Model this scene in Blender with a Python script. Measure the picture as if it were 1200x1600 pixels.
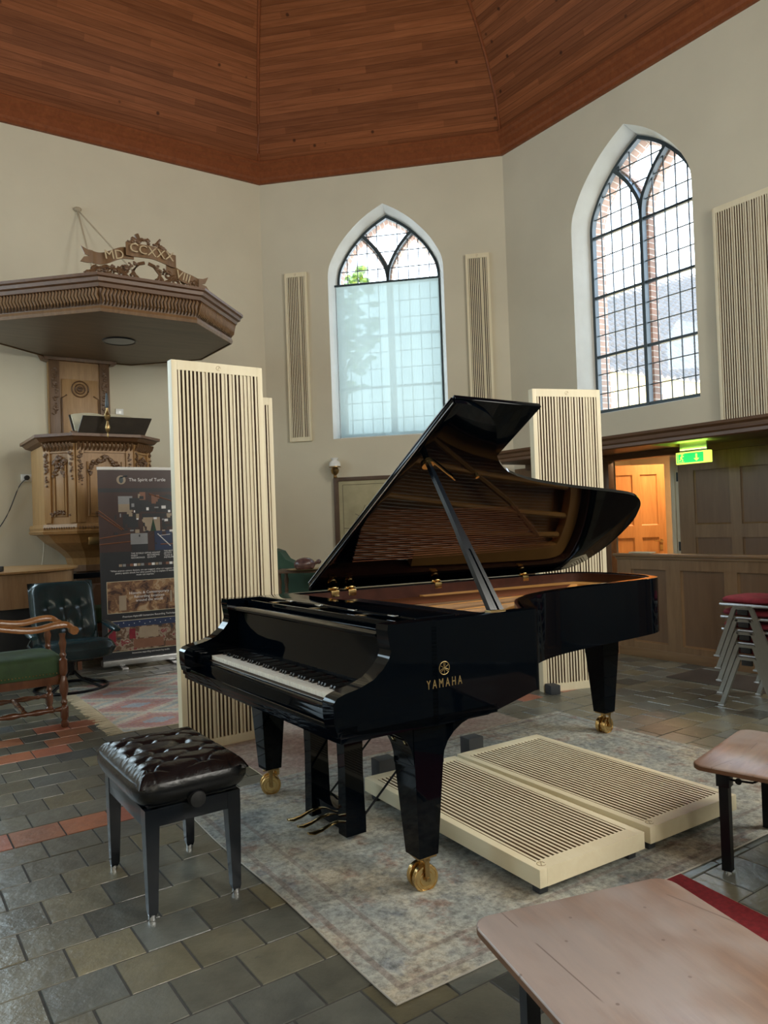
import bpy, bmesh, math, random
from mathutils import Vector, Matrix
from math import sin, cos, pi, radians, atan2, sqrt
random.seed(7)
S = bpy.context.scene
for o in list(bpy.data.objects): bpy.data.objects.remove(o)
COL = S.collection

# ------------------------------------------------------------ camera, world, sun, light, exposure
CH = 1.36; PITCH = radians(.8); ROLL = radians(2.05); FPX = 1180.0
R0 = Vector((1, 0, 0)); U0 = Vector((0, -sin(PITCH), cos(PITCH))); F0 = Vector((0, cos(PITCH), sin(PITCH)))
RR = cos(ROLL)*R0 - sin(ROLL)*U0; UU = cos(ROLL)*U0 + sin(ROLL)*R0
cam_d = bpy.data.cameras.new('camera'); cam = bpy.data.objects.new('camera', cam_d); COL.objects.link(cam)
cam_d.sensor_fit = 'VERTICAL'; cam_d.sensor_height = 32; cam_d.lens = FPX/1600*32
cam_d.clip_start = .05; cam_d.clip_end = 300
cam.matrix_world = Matrix(((RR.x, UU.x, -F0.x, 0), (RR.y, UU.y, -F0.y, 0), (RR.z, UU.z, -F0.z, CH), (0, 0, 0, 1)))
S.camera = cam
S.view_settings.view_transform = 'Standard'; S.view_settings.look = 'None'; S.view_settings.gamma = 1
S.view_settings.use_curve_mapping = False; S.view_settings.exposure = 0.30

W = bpy.data.worlds.new('world'); S.world = W; W.use_nodes = True
nt = W.node_tree; bg = nt.nodes['Background']
tc = nt.nodes.new('ShaderNodeTexCoord'); sx = nt.nodes.new('ShaderNodeSeparateXYZ'); nt.links.new(tc.outputs['Generated'], sx.inputs[0])
cr = nt.nodes.new('ShaderNodeValToRGB'); nt.links.new(sx.outputs['Z'], cr.inputs[0]); nt.links.new(cr.outputs[0], bg.inputs[0])
cr.color_ramp.elements[0].position = .0; cr.color_ramp.elements[0].color = (.88, .93, .97, 1)
cr.color_ramp.elements[1].position = .7; cr.color_ramp.elements[1].color = (.55, .74, 1, 1)
bg.inputs[1].default_value = 6.0

sun_d = bpy.data.lights.new('sun', 'SUN'); sun = bpy.data.objects.new('sun', sun_d); COL.objects.link(sun)
sun_d.energy = 3.2; sun_d.angle = radians(.6); sun_d.color = (1, .93, .78)
sun.rotation_euler = Vector((-.12, .80, -.62)).to_track_quat('-Z', 'Y').to_euler()

# ------------------------------------------------------------ plan of the room
TH = radians(-34.6)
rd = Vector((sin(TH), cos(TH))); nr = Vector((cos(TH), -sin(TH)))
cd = -Vector((sin(TH-pi/4), cos(TH-pi/4))); nc = Vector((-cd.y, cd.x))
ld = Vector((sin(TH+pi/2), cos(TH+pi/2))); nl = Vector((-ld.y, ld.x))
def isect(n1, c1, n2, c2):
    det = n1.x*n2.y-n1.y*n2.x
    return Vector(((c1*n2.y-c2*n1.y)/det, (n1.x*c2-n2.x*c1)/det))
K1 = isect(nl, 10.07, nc, 10.6); K2 = isect(nc, 10.6, nr, 7.43)
LONG, SIDE = 6.0, 8.6
L1 = K1-ld*LONG; Q1 = K2-rd*LONG
L2 = L1-nc*SIDE; Q2 = Q1-nc*SIDE
L3 = L2-rd*LONG; Q3 = Q2-ld*LONG        # back diagonals
def fr(o, xd, z=0):
    """frame: local x along the wall (rightwards seen from inside), y outwards"""
    return Matrix.Translation((o.x, o.y, z)) @ Matrix.Rotation(atan2(xd.y, xd.x), 4, 'Z')
FC = fr(K1, cd); FR = fr(K2, -rd); FL = fr(K1, ld)
HC = 6.4

def area(name, M, x, y, z, w, h, power, color, flip=True):
    d = bpy.data.lights.new(name, 'AREA'); d.shape = 'RECTANGLE'; d.size = w; d.size_y = h; d.energy = power; d.color = color
    o = bpy.data.objects.new(name, d); COL.objects.link(o)
    # light shines along local -Z of the lamp: point to frame -y (into the room)
    o.matrix_world = M @ Matrix.Translation((x, y, z)) @ Matrix.Rotation(radians(-90), 4, 'X')
    return o
FSR = fr(Q1, (Q2-Q1).normalized()); FSL = fr(L2, (L1-L2).normalized()); FBR = fr(Q2, (Q3-Q2).normalized()); FBL = fr(L3, (L2-L3).normalized()); FBK = fr(Q3, (L3-Q3).normalized())
COOL = (.66, .87, 1.0); WARM = (1, .86, .62); DAY = (1, .95, .84)
area('daylight_side_right_1', FSR, 2.4, .05, 4.2, 1.5, 3.0, 180, DAY)
area('daylight_side_right_2', FSR, 6.2, .05, 4.2, 1.5, 3.0, 170, DAY)
area('daylight_side_left_1', FSL, 2.4, .05, 4.2, 1.5, 3.0, 95, COOL)
area('daylight_side_left_2', FSL, 6.2, .05, 4.2, 1.5, 3.0, 95, COOL)
area('daylight_back_right', FBR, 3.0, .05, 4.2, 1.5, 3.0, 60, WARM)
area('daylight_back', FBK, (L3-Q3).length/2, .05, 4.2, 1.5, 3.0, 20, DAY)
area('added_cool_light_left', FL, -5.0, .05, 4.2, 1.5, 3.0, 85, COOL)  # cool lamp added at an invented window, for sheen on the left floor

# ------------------------------------------------------------ materials
MATS = {}
def new(name):
    m = bpy.data.materials.new(name); m.use_nodes = True; MATS[name] = m
    n = m.node_tree; b = n.nodes['Principled BSDF']
    return m, n, b
def N(n, t, **k):
    q = n.nodes.new('ShaderNode'+t)
    for a, v in k.items(): setattr(q, a, v)
    return q
def L(n, a, b): n.links.new(a, b)
def ramp(n, src, stops, const=False):
    r = N(n, 'ValToRGB'); L(n, src, r.inputs[0]); e = r.color_ramp.elements
    if const: r.color_ramp.interpolation = 'CONSTANT'
    e[0].position, e[0].color = stops[0][0], (*stops[0][1], 1)
    e[1].position, e[1].color = stops[1][0], (*stops[1][1], 1)
    for p, c in stops[2:]:
        x = e.new(p); x.color = (*c, 1)
    return r.outputs[0]
def math_(n, op, a, b=None, c=None):
    q = N(n, 'Math', operation=op)
    for i, v in enumerate((a, b, c)):
        if v is None: continue
        if isinstance(v, (int, float)): q.inputs[i].default_value = v
        else: L(n, v, q.inputs[i])
    return q.outputs[0]
def mix(n, f, a, b, blend='MIX'):
    q = N(n, 'Mix', data_type='RGBA', blend_type=blend)
    if isinstance(f, (int, float)): q.inputs[0].default_value = f
    else: L(n, f, q.inputs[0])
    for i, v in ((6, a), (7, b)):
        if isinstance(v, tuple): q.inputs[i].default_value = (*v[:3], 1)
        else: L(n, v, q.inputs[i])
    return q.outputs[2]
def coords(n, scale=(1, 1, 1), rot=(0, 0, 0), kind='Object'):
    t = N(n, 'TexCoord'); m = N(n, 'Mapping'); L(n, t.outputs[kind], m.inputs[0])
    m.inputs['Scale'].default_value = scale; m.inputs['Rotation'].default_value = rot
    return m.outputs[0]
def noise(n, vec, scale, detail=4, rough=.55, dist=0):
    q = N(n, 'TexNoise'); L(n, vec, q.inputs['Vector']); q.inputs['Scale'].default_value = scale
    q.inputs['Detail'].default_value = detail; q.inputs['Roughness'].default_value = rough; q.inputs['Distortion'].default_value = dist
    return q.outputs['Fac']
def bump(n, b, h, strength=.3, dist=.01):
    q = N(n, 'Bump'); L(n, h, q.inputs['Height']); q.inputs['Strength'].default_value = strength; q.inputs['Distance'].default_value = dist
    L(n, q.outputs[0], b.inputs['Normal'])
def plain(name, col, rough=.5, metal=0, coat=0, var=.12, vscale=6, bmp=0, bscale=40, spec=None):
    m, n, b = new(name); b.inputs['Roughness'].default_value = rough; b.inputs['Metallic'].default_value = metal
    if coat: b.inputs['Coat Weight'].default_value = coat; b.inputs['Coat Roughness'].default_value = .03
    if spec is not None: b.inputs['Specular IOR Level'].default_value = spec
    v = coords(n)
    c = ramp(n, noise(n, v, vscale), [(.3, tuple(x*(1-var) for x in col)), (.7, tuple(min(1, x*(1+var)) for x in col))])
    L(n, c, b.inputs['Base Color'])
    if bmp: bump(n, b, noise(n, v, bscale), bmp)
    return m
def wood(name, c1, c2, rough=.45, scale=(1, 1, 1), rot=(0, 0, 0), grain=14, coat=0, bmp=.08, spec=.5):
    """grain runs along the axis with the small scale"""
    m, n, b = new(name); b.inputs['Roughness'].default_value = rough; b.inputs['Specular IOR Level'].default_value = spec
    if coat: b.inputs['Coat Weight'].default_value = coat; b.inputs['Coat Roughness'].default_value = .15
    v = coords(n, scale, rot)
    f = noise(n, v, grain, 6, .6, 1.2)
    c = ramp(n, f, [(.3, c1), (.7, c2)])
    f2 = noise(n, v, grain*4, 3)
    c = mix(n, .35, c, ramp(n, f2, [(.3, c1), (.75, c2)]))
    L(n, c, b.inputs['Base Color']); bump(n, b, f, bmp)
    return m

plain('plaster', (.66, .615, .48), .85, var=.04, vscale=1.2, bmp=.06, bscale=18)
plain('white_plaster', (.62, .62, .57), .8, var=.03, bmp=.05)
plain('black_lacquer', (.0008, .002, .004), .045, var=.05, spec=.16)
plain('black_satin', (.004, .005, .008), .28, var=.1, spec=.3)
plain('black_wood', (.005, .008, .013), .22, var=.1, spec=.4)
plain('black_plastic', (.015, .016, .018), .45)
plain('black_block', (.030, .034, .04), .55, bmp=.1)
plain('mahogany', (.055, .018, .012), .3, var=.3, vscale=12)
plain('key_white', (.90, .87, .76), .22, var=.03)
plain('key_black', (.010, .010, .011), .22)
plain('brass', (.78, .55, .24), .22, metal=1, var=.1)
plain('brass_dark', (.42, .29, .13), .35, metal=1, var=.2)
plain('chrome', (.75, .76, .78), .2, metal=1, var=.05)
plain('alu', (.55, .56, .57), .35, metal=1, var=.08)
plain('gold_plate', (.72, .36, .10), .5, metal=.15, var=.1, vscale=5)
plain('soundboard', (.50, .26, .09), .4, var=.15, vscale=10)
plain('steel_string', (.5, .47, .42), .3, metal=1)
plain('copper_string', (.42, .16, .08), .35, metal=1)
plain('red_felt', (.25, .02, .03), .9)
plain('seat_red', (.22, .02, .035), .85, var=.2, vscale=20, bmp=.2, bscale=200)
plain('green_velvet', (.035, .075, .028), .75, var=.35, vscale=7, bmp=.15, bscale=90)
plain('green_dark', (.02, .06, .035), .7)
plain('frame_iron', (.035, .055, .065), .4, var=.15)
plain('lead', (.07, .085, .09), .5)
plain('grey_metal', (.33, .33, .30), .38, metal=.7, var=.1)
plain('cream_paint', (.68, .60, .42), .5, var=.05)
plain('white_paint', (.75, .75, .72), .45, var=.03)
plain('red_carpet', (.21, .012, .018), .95, var=.25, vscale=60, bmp=.3, bscale=300)
plain('porcelain', (.86, .88, .86), .15, var=.02)
plain('dark_thing', (.02, .022, .024), .5)
plain('turtle_shell', (.10, .055, .05), .25, var=.4, vscale=30)
plain('paper_old', (.42, .38, .23), .6, var=.2, vscale=3, bmp=.1, bscale=8)
plain('ink', (.10, .08, .05), .8)
plain('cord_white', (.72, .68, .56), .6)
plain('rope', (.45, .38, .27), .8)
plain('cream_outside', (.75, .55, .26), .8, var=.05)
plain('page', (.55, .50, .36), .8, var=.1)
plain('bible_leather', (.030, .022, .014), .5, var=.3)
plain('table_edge', (.16, .075, .035), .45, var=.2)
plain('letter_gold', (.36, .26, .11), .4, metal=.6, var=.05)
plain('letter_wood', (.50, .40, .24), .5, var=.1)
plain('grate_iron', (.10, .08, .065), .6)
plain('brown_box', (.16, .08, .04), .5, var=.2)
plain('white_print', (.80, .80, .80), .5, var=.01)
plain('stone_trim', (.45, .43, .38), .8)

AW = dict(rough=.5)
wood('ash_v', (.78, .69, .48), (.86, .79, .58), .5, (1, 1, .06), grain=10)         # grain along z
wood('ash_dark', (.055, .034, .019), (.08, .05, .028), .7, (1, 1, .06), grain=10)
plain('slot_shade', (.27, .18, .105), .8)  # slat side faces: shade of the slots put into the colour, so gaps read dark
wood('oak', (.27, .145, .05), (.43, .25, .10), .42, (1, 1, .12), grain=12, bmp=.15)
wood('oak_h', (.20, .115, .05), (.34, .205, .10), .42, (.12, 1, 1), grain=12, bmp=.15)
wood('oak_mid', (.13, .068, .028), (.24, .135, .06), .42, (1, 1, .12), grain=12, bmp=.15)
wood('oak_dark', (.095, .048, .020), (.19, .10, .045), .42, (1, 1, .12), grain=12, bmp=.15)
wood('oak_dark_h', (.095, .044, .019), (.175, .085, .038), .42, (.1, 1, 1), grain=12, bmp=.15)
wood('oak_soffit', (.10, .07, .045), (.17, .12, .08), .45, (.15, 1, 1), grain=6)
wood('pew_oak', (.155, .085, .035), (.25, .15, .07), .4, (1, 1, .10), grain=10, bmp=.12)
wood('pew_oak_h', (.155, .085, .035), (.25, .15, .07), .4, (.10, 1, 1), grain=10, bmp=.12)
wood('pew_panel', (.125, .065, .028), (.175, .098, .045), .42, (1, 1, .10), grain=9, bmp=.08)
wood('door_oak', (.42, .20, .065), (.62, .33, .12), .4, (1, 1, .12), grain=10)
wood('chair_wood', (.085, .03, .014), (.16, .065, .03), .25, (1, 1, .2), grain=14, coat=.3)
wood('arm_wood', (.22, .085, .025), (.36, .16, .05), .3, (.2, 1, 1), grain=14, coat=.3)
wood('desk_wood', (.22, .12, .055), (.40, .25, .13), .35, (1, 1, .12), grain=9)
wood('frame_wood', (.07, .04, .022), (.13, .075, .04), .45, (.2, 1, .2), grain=14)

# table top: worn pinkish-brown laminated wood with scratches; pale grey patches also stand in for window sheen
m, n, b = new('table_top'); v = coords(n); vs = coords(n, (1, .16, 1))
f = noise(n, vs, 34, 5, .65, .3)
c = ramp(n, f, [(.32, (.20, .095, .045)), (.70, (.36, .195, .11))])
w = noise(n, v, 1.7, 3, .6, .3); w2 = noise(n, vs, 14, 5, .7, .4)
wm = math_(n, 'MULTIPLY', math_(n, 'ADD', math_(n, 'MULTIPLY', math_(n, 'SUBTRACT', w, .42), 4.0), -.05), math_(n, 'ADD', w2, .35))
wm_ = N(n, 'Clamp'); L(n, wm, wm_.inputs[0]); wm_.inputs[2].default_value = .65
c = mix(n, wm_.outputs[0], c, (.50, .45, .43))
sc_ = N(n, 'TexVoronoi', feature='DISTANCE_TO_EDGE', voronoi_dimensions='2D'); L(n, coords(n, (1, .45, 1), (0, 0, .6)), sc_.inputs['Vector']); sc_.inputs['Scale'].default_value = 2.7
brk = ramp(n, noise(n, v, 6, 2), [(.50, (0, 0, 0)), (.54, (1, 1, 1))])
scr = mix(n, 1.0, ramp(n, sc_.outputs['Distance'], [(.0, (.75, .75, .75)), (.006, (0, 0, 0))]), brk, 'MULTIPLY')
c = mix(n, scr, c, (.09, .05, .035))
sp = N(n, 'TexVoronoi', voronoi_dimensions='2D'); L(n, v, sp.inputs['Vector']); sp.inputs['Scale'].default_value = 7
c = mix(n, ramp(n, sp.outputs['Distance'], [(.02, (.6, .6, .6)), (.035, (0, 0, 0))]), c, (.12, .07, .05))
L(n, c, b.inputs['Base Color']); b.inputs['Roughness'].default_value = .33; b.inputs['Specular IOR Level'].default_value = .7

# leather
def leather(name, c, rough, ws=26):
    m, n, b = new(name); v = coords(n); b.inputs['Base Color'].default_value = (*c, 1); b.inputs['Roughness'].default_value = rough
    w = noise(n, v, ws, 5, .6, 1.5)
    c_ = ramp(n, noise(n, v, 5), [(.3, tuple(x*.7 for x in c)), (.7, tuple(x*1.3 for x in c))]); L(n, c_, b.inputs['Base Color'])
    bump(n, b, w, .22, .01)
leather('leather_black', (.004, .005, .007), .26)
leather('leather_green', (.012, .034, .040), .25, 9)

# ceiling planks by UV (u along wall, v up the slope)
m, n, b = new('ceiling_planks'); t = N(n, 'TexCoord'); s = N(n, 'SeparateXYZ'); L(n, t.outputs['UV'], s.inputs[0])
pv = math_(n, 'DIVIDE', s.outputs['Y'], .088); fl = math_(n, 'FLOOR', pv); frc = math_(n, 'FRACT', pv)
off = math_(n, 'MULTIPLY', fl, 1.37); pu = math_(n, 'FLOOR', math_(n, 'ADD', math_(n, 'DIVIDE', s.outputs['X'], 3.1), off))
cb = N(n, 'CombineXYZ'); L(n, fl, cb.inputs[0]); L(n, pu, cb.inputs[1]); wn = N(n, 'TexWhiteNoise'); L(n, cb.outputs[0], wn.inputs[0])
cb2 = N(n, 'CombineXYZ'); L(n, math_(n, 'MULTIPLY', s.outputs['X'], .5), cb2.inputs[0]); L(n, math_(n, 'MULTIPLY', s.outputs['Y'], 9), cb2.inputs[1]); L(n, fl, cb2.inputs[2])
g = noise(n, cb2.outputs[0], 3, 6, .6, .6)
c = ramp(n, g, [(.3, (.19, .060, .020)), (.7, (.30, .104, .040))])
c = mix(n, .75, c, ramp(n, wn.outputs[0], [(0, (.62, .60, .58)), (1, (1.15, 1.15, 1.15))]), 'MULTIPLY')
kv = N(n, 'CombineXYZ'); L(n, s.outputs['X'], kv.inputs[0]); L(n, math_(n, 'MULTIPLY', s.outputs['Y'], 1.0), kv.inputs[1])
kn = N(n, 'TexVoronoi'); L(n, kv.outputs[0], kn.inputs['Vector']); kn.inputs['Scale'].default_value = 3.3
c = mix(n, ramp(n, kn.outputs['Distance'], [(.05, (.8, .8, .8)), (.10, (0, 0, 0))]), c, (.035, .012, .006))
gr = ramp(n, frc, [(.0, (1, 1, 1)), (.045, (0, 0, 0)), (.955, (0, 0, 0)), (1, (1, 1, 1))])
c = mix(n, .75, c, mix(n, gr, c, (.04, .014, .007))); L(n, c, b.inputs['Base Color']); b.inputs['Roughness'].default_value = .5; b.inputs['Specular IOR Level'].default_value = .12
gi = math_(n, 'SUBTRACT', 1, gr); bump(n, b, gi, .2, .005)

wood('cornice_wood', (.17, .048, .018), (.27, .085, .03), .45, (1, 1, 1), grain=8, spec=.2)

# floor tiles: colour attribute per tile, with wear
m, n, b = new('floor_tile'); at = N(n, 'Attribute', attribute_name='tile'); v = coords(n)
c = mix(n, .8, at.outputs['Color'], ramp(n, noise(n, v, 9, 6, .65), [(.25, (.60, .60, .60)), (.75, (1.3, 1.28, 1.22))]), 'MULTIPLY')
c = mix(n, .6, c, ramp(n, noise(n, v, 1.1, 3), [(.35, (.70, .72, .74)), (.65, (1.2, 1.18, 1.12))]), 'MULTIPLY')
pit = noise(n, v, 30, 4, .7)
c = mix(n, ramp(n, pit, [(.27, (.8, .8, .8)), (.36, (0, 0, 0))]), c, (.045, .045, .045))
L(n, c, b.inputs['Base Color']); b.inputs['Roughness'].default_value = .30; b.inputs['Specular IOR Level'].default_value = .9
bump(n, b, noise(n, v, 14, 6, .6), .22, .02)
plain('grout', (.06, .06, .056), .9, var=.2, vscale=20)

# brick
def brick(name, c1, c2, mort, sx=.2, sy=.065, uv=False):
    m, n, b = new(name); v = coords(n, kind='UV' if uv else 'Object')
    t = N(n, 'TexBrick'); L(n, v, t.inputs['Vector']); t.inputs['Scale'].default_value = 1
    t.inputs['Brick Width'].default_value = sx; t.inputs['Row Height'].default_value = sy; t.inputs['Mortar Size'].default_value = .006
    t.inputs['Color1'].default_value = (*c1, 1); t.inputs['Color2'].default_value = (*c2, 1); t.inputs['Mortar'].default_value = (*mort, 1)
    c = mix(n, .5, t.outputs['Color'], ramp(n, noise(n, v, 12), [(.3, (.7, .7, .7)), (.7, (1.3, 1.3, 1.3))]), 'MULTIPLY')
    L(n, c, b.inputs['Base Color']); b.inputs['Roughness'].default_value = .9
brick('brick_jamb', (.50, .31, .23), (.40, .29, .24), (.70, .66, .60), .30, .072, True)

# roof tiles outside
plain('roof_tiles', (.10, .085, .075), .6, var=.25, vscale=6)

# glass
m = bpy.data.materials.new('window_glass'); m.use_nodes = True; MATS['window_glass'] = m; n = m.node_tree
for q in list(n.nodes): n.nodes.remove(q)
o = N(n, 'OutputMaterial'); tr = N(n, 'BsdfTransparent'); gl = N(n, 'BsdfGlossy'); mx = N(n, 'MixShader'); mx.inputs[0].default_value = .06
gl.inputs['Roughness'].default_value = .03; tr.inputs[0].default_value = (.93, .97, .98, 1)
L(n, tr.outputs[0], mx.inputs[1]); L(n, gl.outputs[0], mx.inputs[2]); L(n, mx.outputs[0], o.inputs[0])
# blind: translucent pale cloth
m = bpy.data.materials.new('blind_cloth'); m.use_nodes = True; MATS['blind_cloth'] = m; n = m.node_tree
for q in list(n.nodes): n.nodes.remove(q)
o = N(n, 'OutputMaterial'); tl_ = N(n, 'BsdfTranslucent'); df = N(n, 'BsdfDiffuse'); tr = N(n, 'BsdfTransparent'); m1 = N(n, 'MixShader'); m2 = N(n, 'MixShader')
v = coords(n); wv = N(n, 'TexWave'); L(n, coords(n, (1, 1, 1)), wv.inputs['Vector']); wv.inputs['Scale'].default_value = 14; wv.inputs['Distortion'].default_value = .6
cc = mix(n, wv.outputs['Fac'], (.30, .36, .335), (.34, .40, .37))
L(n, cc, tl_.inputs[0]); L(n, cc, df.inputs[0]); tr.inputs[0].default_value = (.62, .80, .78, 1)
m1.inputs[0].default_value = .35; L(n, tl_.outputs[0], m1.inputs[1]); L(n, df.outputs[0], m1.inputs[2])
m2.inputs[0].default_value = .05; L(n, m1.outputs[0], m2.inputs[1]); L(n, tr.outputs[0], m2.inputs[2]); L(n, m2.outputs[0], o.inputs[0])
# frosted panes of the unseen windows: made to block the sun, glow added as daylight
m, n, b = new('frosted_pane_glow'); b.inputs['Base Color'].default_value = (.8, .88, .9, 1); b.inputs['Roughness'].default_value = .5; b.inputs['Emission Color'].default_value = (.8, .92, 1, 1); b.inputs['Emission Strength'].default_value = 1.2
# exit sign
def emit(name, c, s):
    m, n, b = new(name); b.inputs['Base Color'].default_value = (*c, 1); b.inputs['Emission Color'].default_value = (*c, 1); b.inputs['Emission Strength'].default_value = s
emit('sign_green', (.02, .62, .12), 1.0); emit('sign_yellow', (.75, .95, .12), 1.2); emit('lamp_disc', (.30, .32, .30), .0)

# rugs
m, n, b = new('rug_grey'); v = coords(n); s = N(n, 'SeparateXYZ'); L(n, v, s.inputs[0])
f1 = noise(n, v, 2.2, 6, .65, .4); f2 = noise(n, v, 38, 5, .75); f3 = noise(n, v, 5.5, 6, .7)
c = ramp(n, f1, [(.30, (.17, .195, .20)), (.42, (.30, .32, .30)), (.52, (.40, .40, .35)), (.62, (.43, .39, .30)), (.75, (.33, .34, .33))])
c = mix(n, ramp(n, f3, [(.54, (0, 0, 0)), (.66, (.75, .75, .75))]), c, (.235, .13, .095))
c = mix(n, ramp(n, noise(n, v, 7, 5, .7, .5), [(.56, (0, 0, 0)), (.68, (.6, .6, .6))]), c, (.13, .16, .20))
bx_ = math_(n, 'ABSOLUTE', s.outputs['X']); by_ = math_(n, 'ABSOLUTE', s.outputs['Y'])
ed = math_(n, 'MINIMUM', math_(n, 'SUBTRACT', 1.34, bx_), math_(n, 'SUBTRACT', .975, by_))
c = mix(n, ramp(n, ed, [(.0, (.0, .0, .0)), (.035, (.5, .5, .5)), (.055, (0, 0, 0)), (.145, (0, 0, 0)), (.155, (.45, .45, .45)), (.175, (0, 0, 0))], True), c, (.20, .15, .13))
c = mix(n, .85, c, ramp(n, f2, [(.32, (.38, .38, .38)), (.62, (1.3, 1.3, 1.3))]), 'MULTIPLY')
L(n, c, b.inputs['Base Color']); b.inputs['Roughness'].default_value = .95; bump(n, b, f2, .5, .01)
m, n, b = new('rug_pink'); v = coords(n)
f1 = noise(n, v, 3, 6, .65, .4); f2 = noise(n, v, 38, 5, .75)
c = ramp(n, f1, [(.3, (.26, .17, .15)), (.45, (.36, .27, .23)), (.58, (.42, .36, .30)), (.72, (.30, .23, .21))])
c = mix(n, .8, c, ramp(n, f2, [(.3, (.5, .5, .5)), (.68, (1.35, 1.35, 1.35))]), 'MULTIPLY')
L(n, c, b.inputs['Base Color']); b.inputs['Roughness'].default_value = .95; bump(n, b, f2, .5, .01)
m, n, b = new('kilim'); v = coords(n); s = N(n, 'SeparateXYZ'); L(n, v, s.inputs[0])
st = .032
qx = math_(n, 'ROUND', math_(n, 'DIVIDE', s.outputs['X'], st)); qy = math_(n, 'ROUND', math_(n, 'DIVIDE', s.outputs['Y'], st*.6))
zx = math_(n, 'ABSOLUTE', math_(n, 'SUBTRACT', math_(n, 'MODULO', math_(n, 'ADD', qx, 412), 24), 12)); zy = math_(n, 'ABSOLUTE', math_(n, 'SUBTRACT', math_(n, 'MODULO', math_(n, 'ADD', qy, 400+13), 30), 15))
dd = math_(n, 'ADD', math_(n, 'MULTIPLY', zx, 1.0), math_(n, 'MULTIPLY', zy, .8))
c = ramp(n, math_(n, 'DIVIDE', dd, 24), [(.0, (.30, .34, .38)), (.16, (.42, .20, .17)), (.34, (.50, .30, .26)), (.44, (.60, .55, .44)), (.56, (.36, .42, .40)), (.66, (.56, .50, .40)), (.76, (.48, .29, .25)), (.86, (.34, .42, .32)), (.94, (.58, .52, .42))], True)
cell = N(n, 'CombineXYZ'); L(n, qx, cell.inputs[0]); L(n, qy, cell.inputs[1]); wn = N(n, 'TexWhiteNoise'); L(n, cell.outputs[0], wn.inputs[0])
c = mix(n, .25, c, ramp(n, wn.outputs[0], [(0, (.32, .36, .42)), (.35, (.52, .46, .36)), (.65, (.42, .2, .18)), (.9, (.35, .40, .30))], True))
c = mix(n, .5, c, ramp(n, noise(n, v, 60, 3), [(.3, (.7, .7, .7)), (.7, (1.25, 1.25, 1.25))]), 'MULTIPLY')
L(n, c, b.inputs['Base Color']); b.inputs['Roughness'].default_value = .95
def picture(name, stops, scale, dist=0, mapping=(1, 1, 1)):
    m, n, b = new(name); v = coords(n, mapping); f = noise(n, v, scale, 5, .6, dist); L(n, ramp(n, f, stops, True), b.inputs['Base Color']); b.inputs['Roughness'].default_value = .45
picture('print_collage', [(.0, (.02, .02, .025)), (.42, (.10, .035, .025)), (.5, (.14, .05, .035)), (.60, (.30, .22, .16)), (.66, (.05, .05, .06))], 9, .3)
picture('print_hall', [(.0, (.05, .02, .012)), (.42, (.16, .08, .04)), (.52, (.30, .17, .08)), (.60, (.42, .30, .18)), (.7, (.10, .05, .03))], 10, .8)
picture('print_studio', [(.0, (.03, .03, .04)), (.40, (.13, .07, .04)), (.50, (.30, .24, .18)), (.58, (.22, .03, .04)), (.66, (.40, .36, .30))], 11, .3)
plain('print_black', (.014, .017, .022), .4); plain('print_blue', (.014, .030, .085), .4); plain('print_maroon', (.042, .018, .016), .4)
plain('print_tan', (.34, .27, .19), .4); plain('print_copper', (.22, .10, .06), .4); plain('print_grey', (.25, .26, .27), .4)
picture('foliage_green', [(.0, (.05, .10, .02)), (.45, (.16, .26, .05)), (.6, (.45, .42, .08))], 12)

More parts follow.
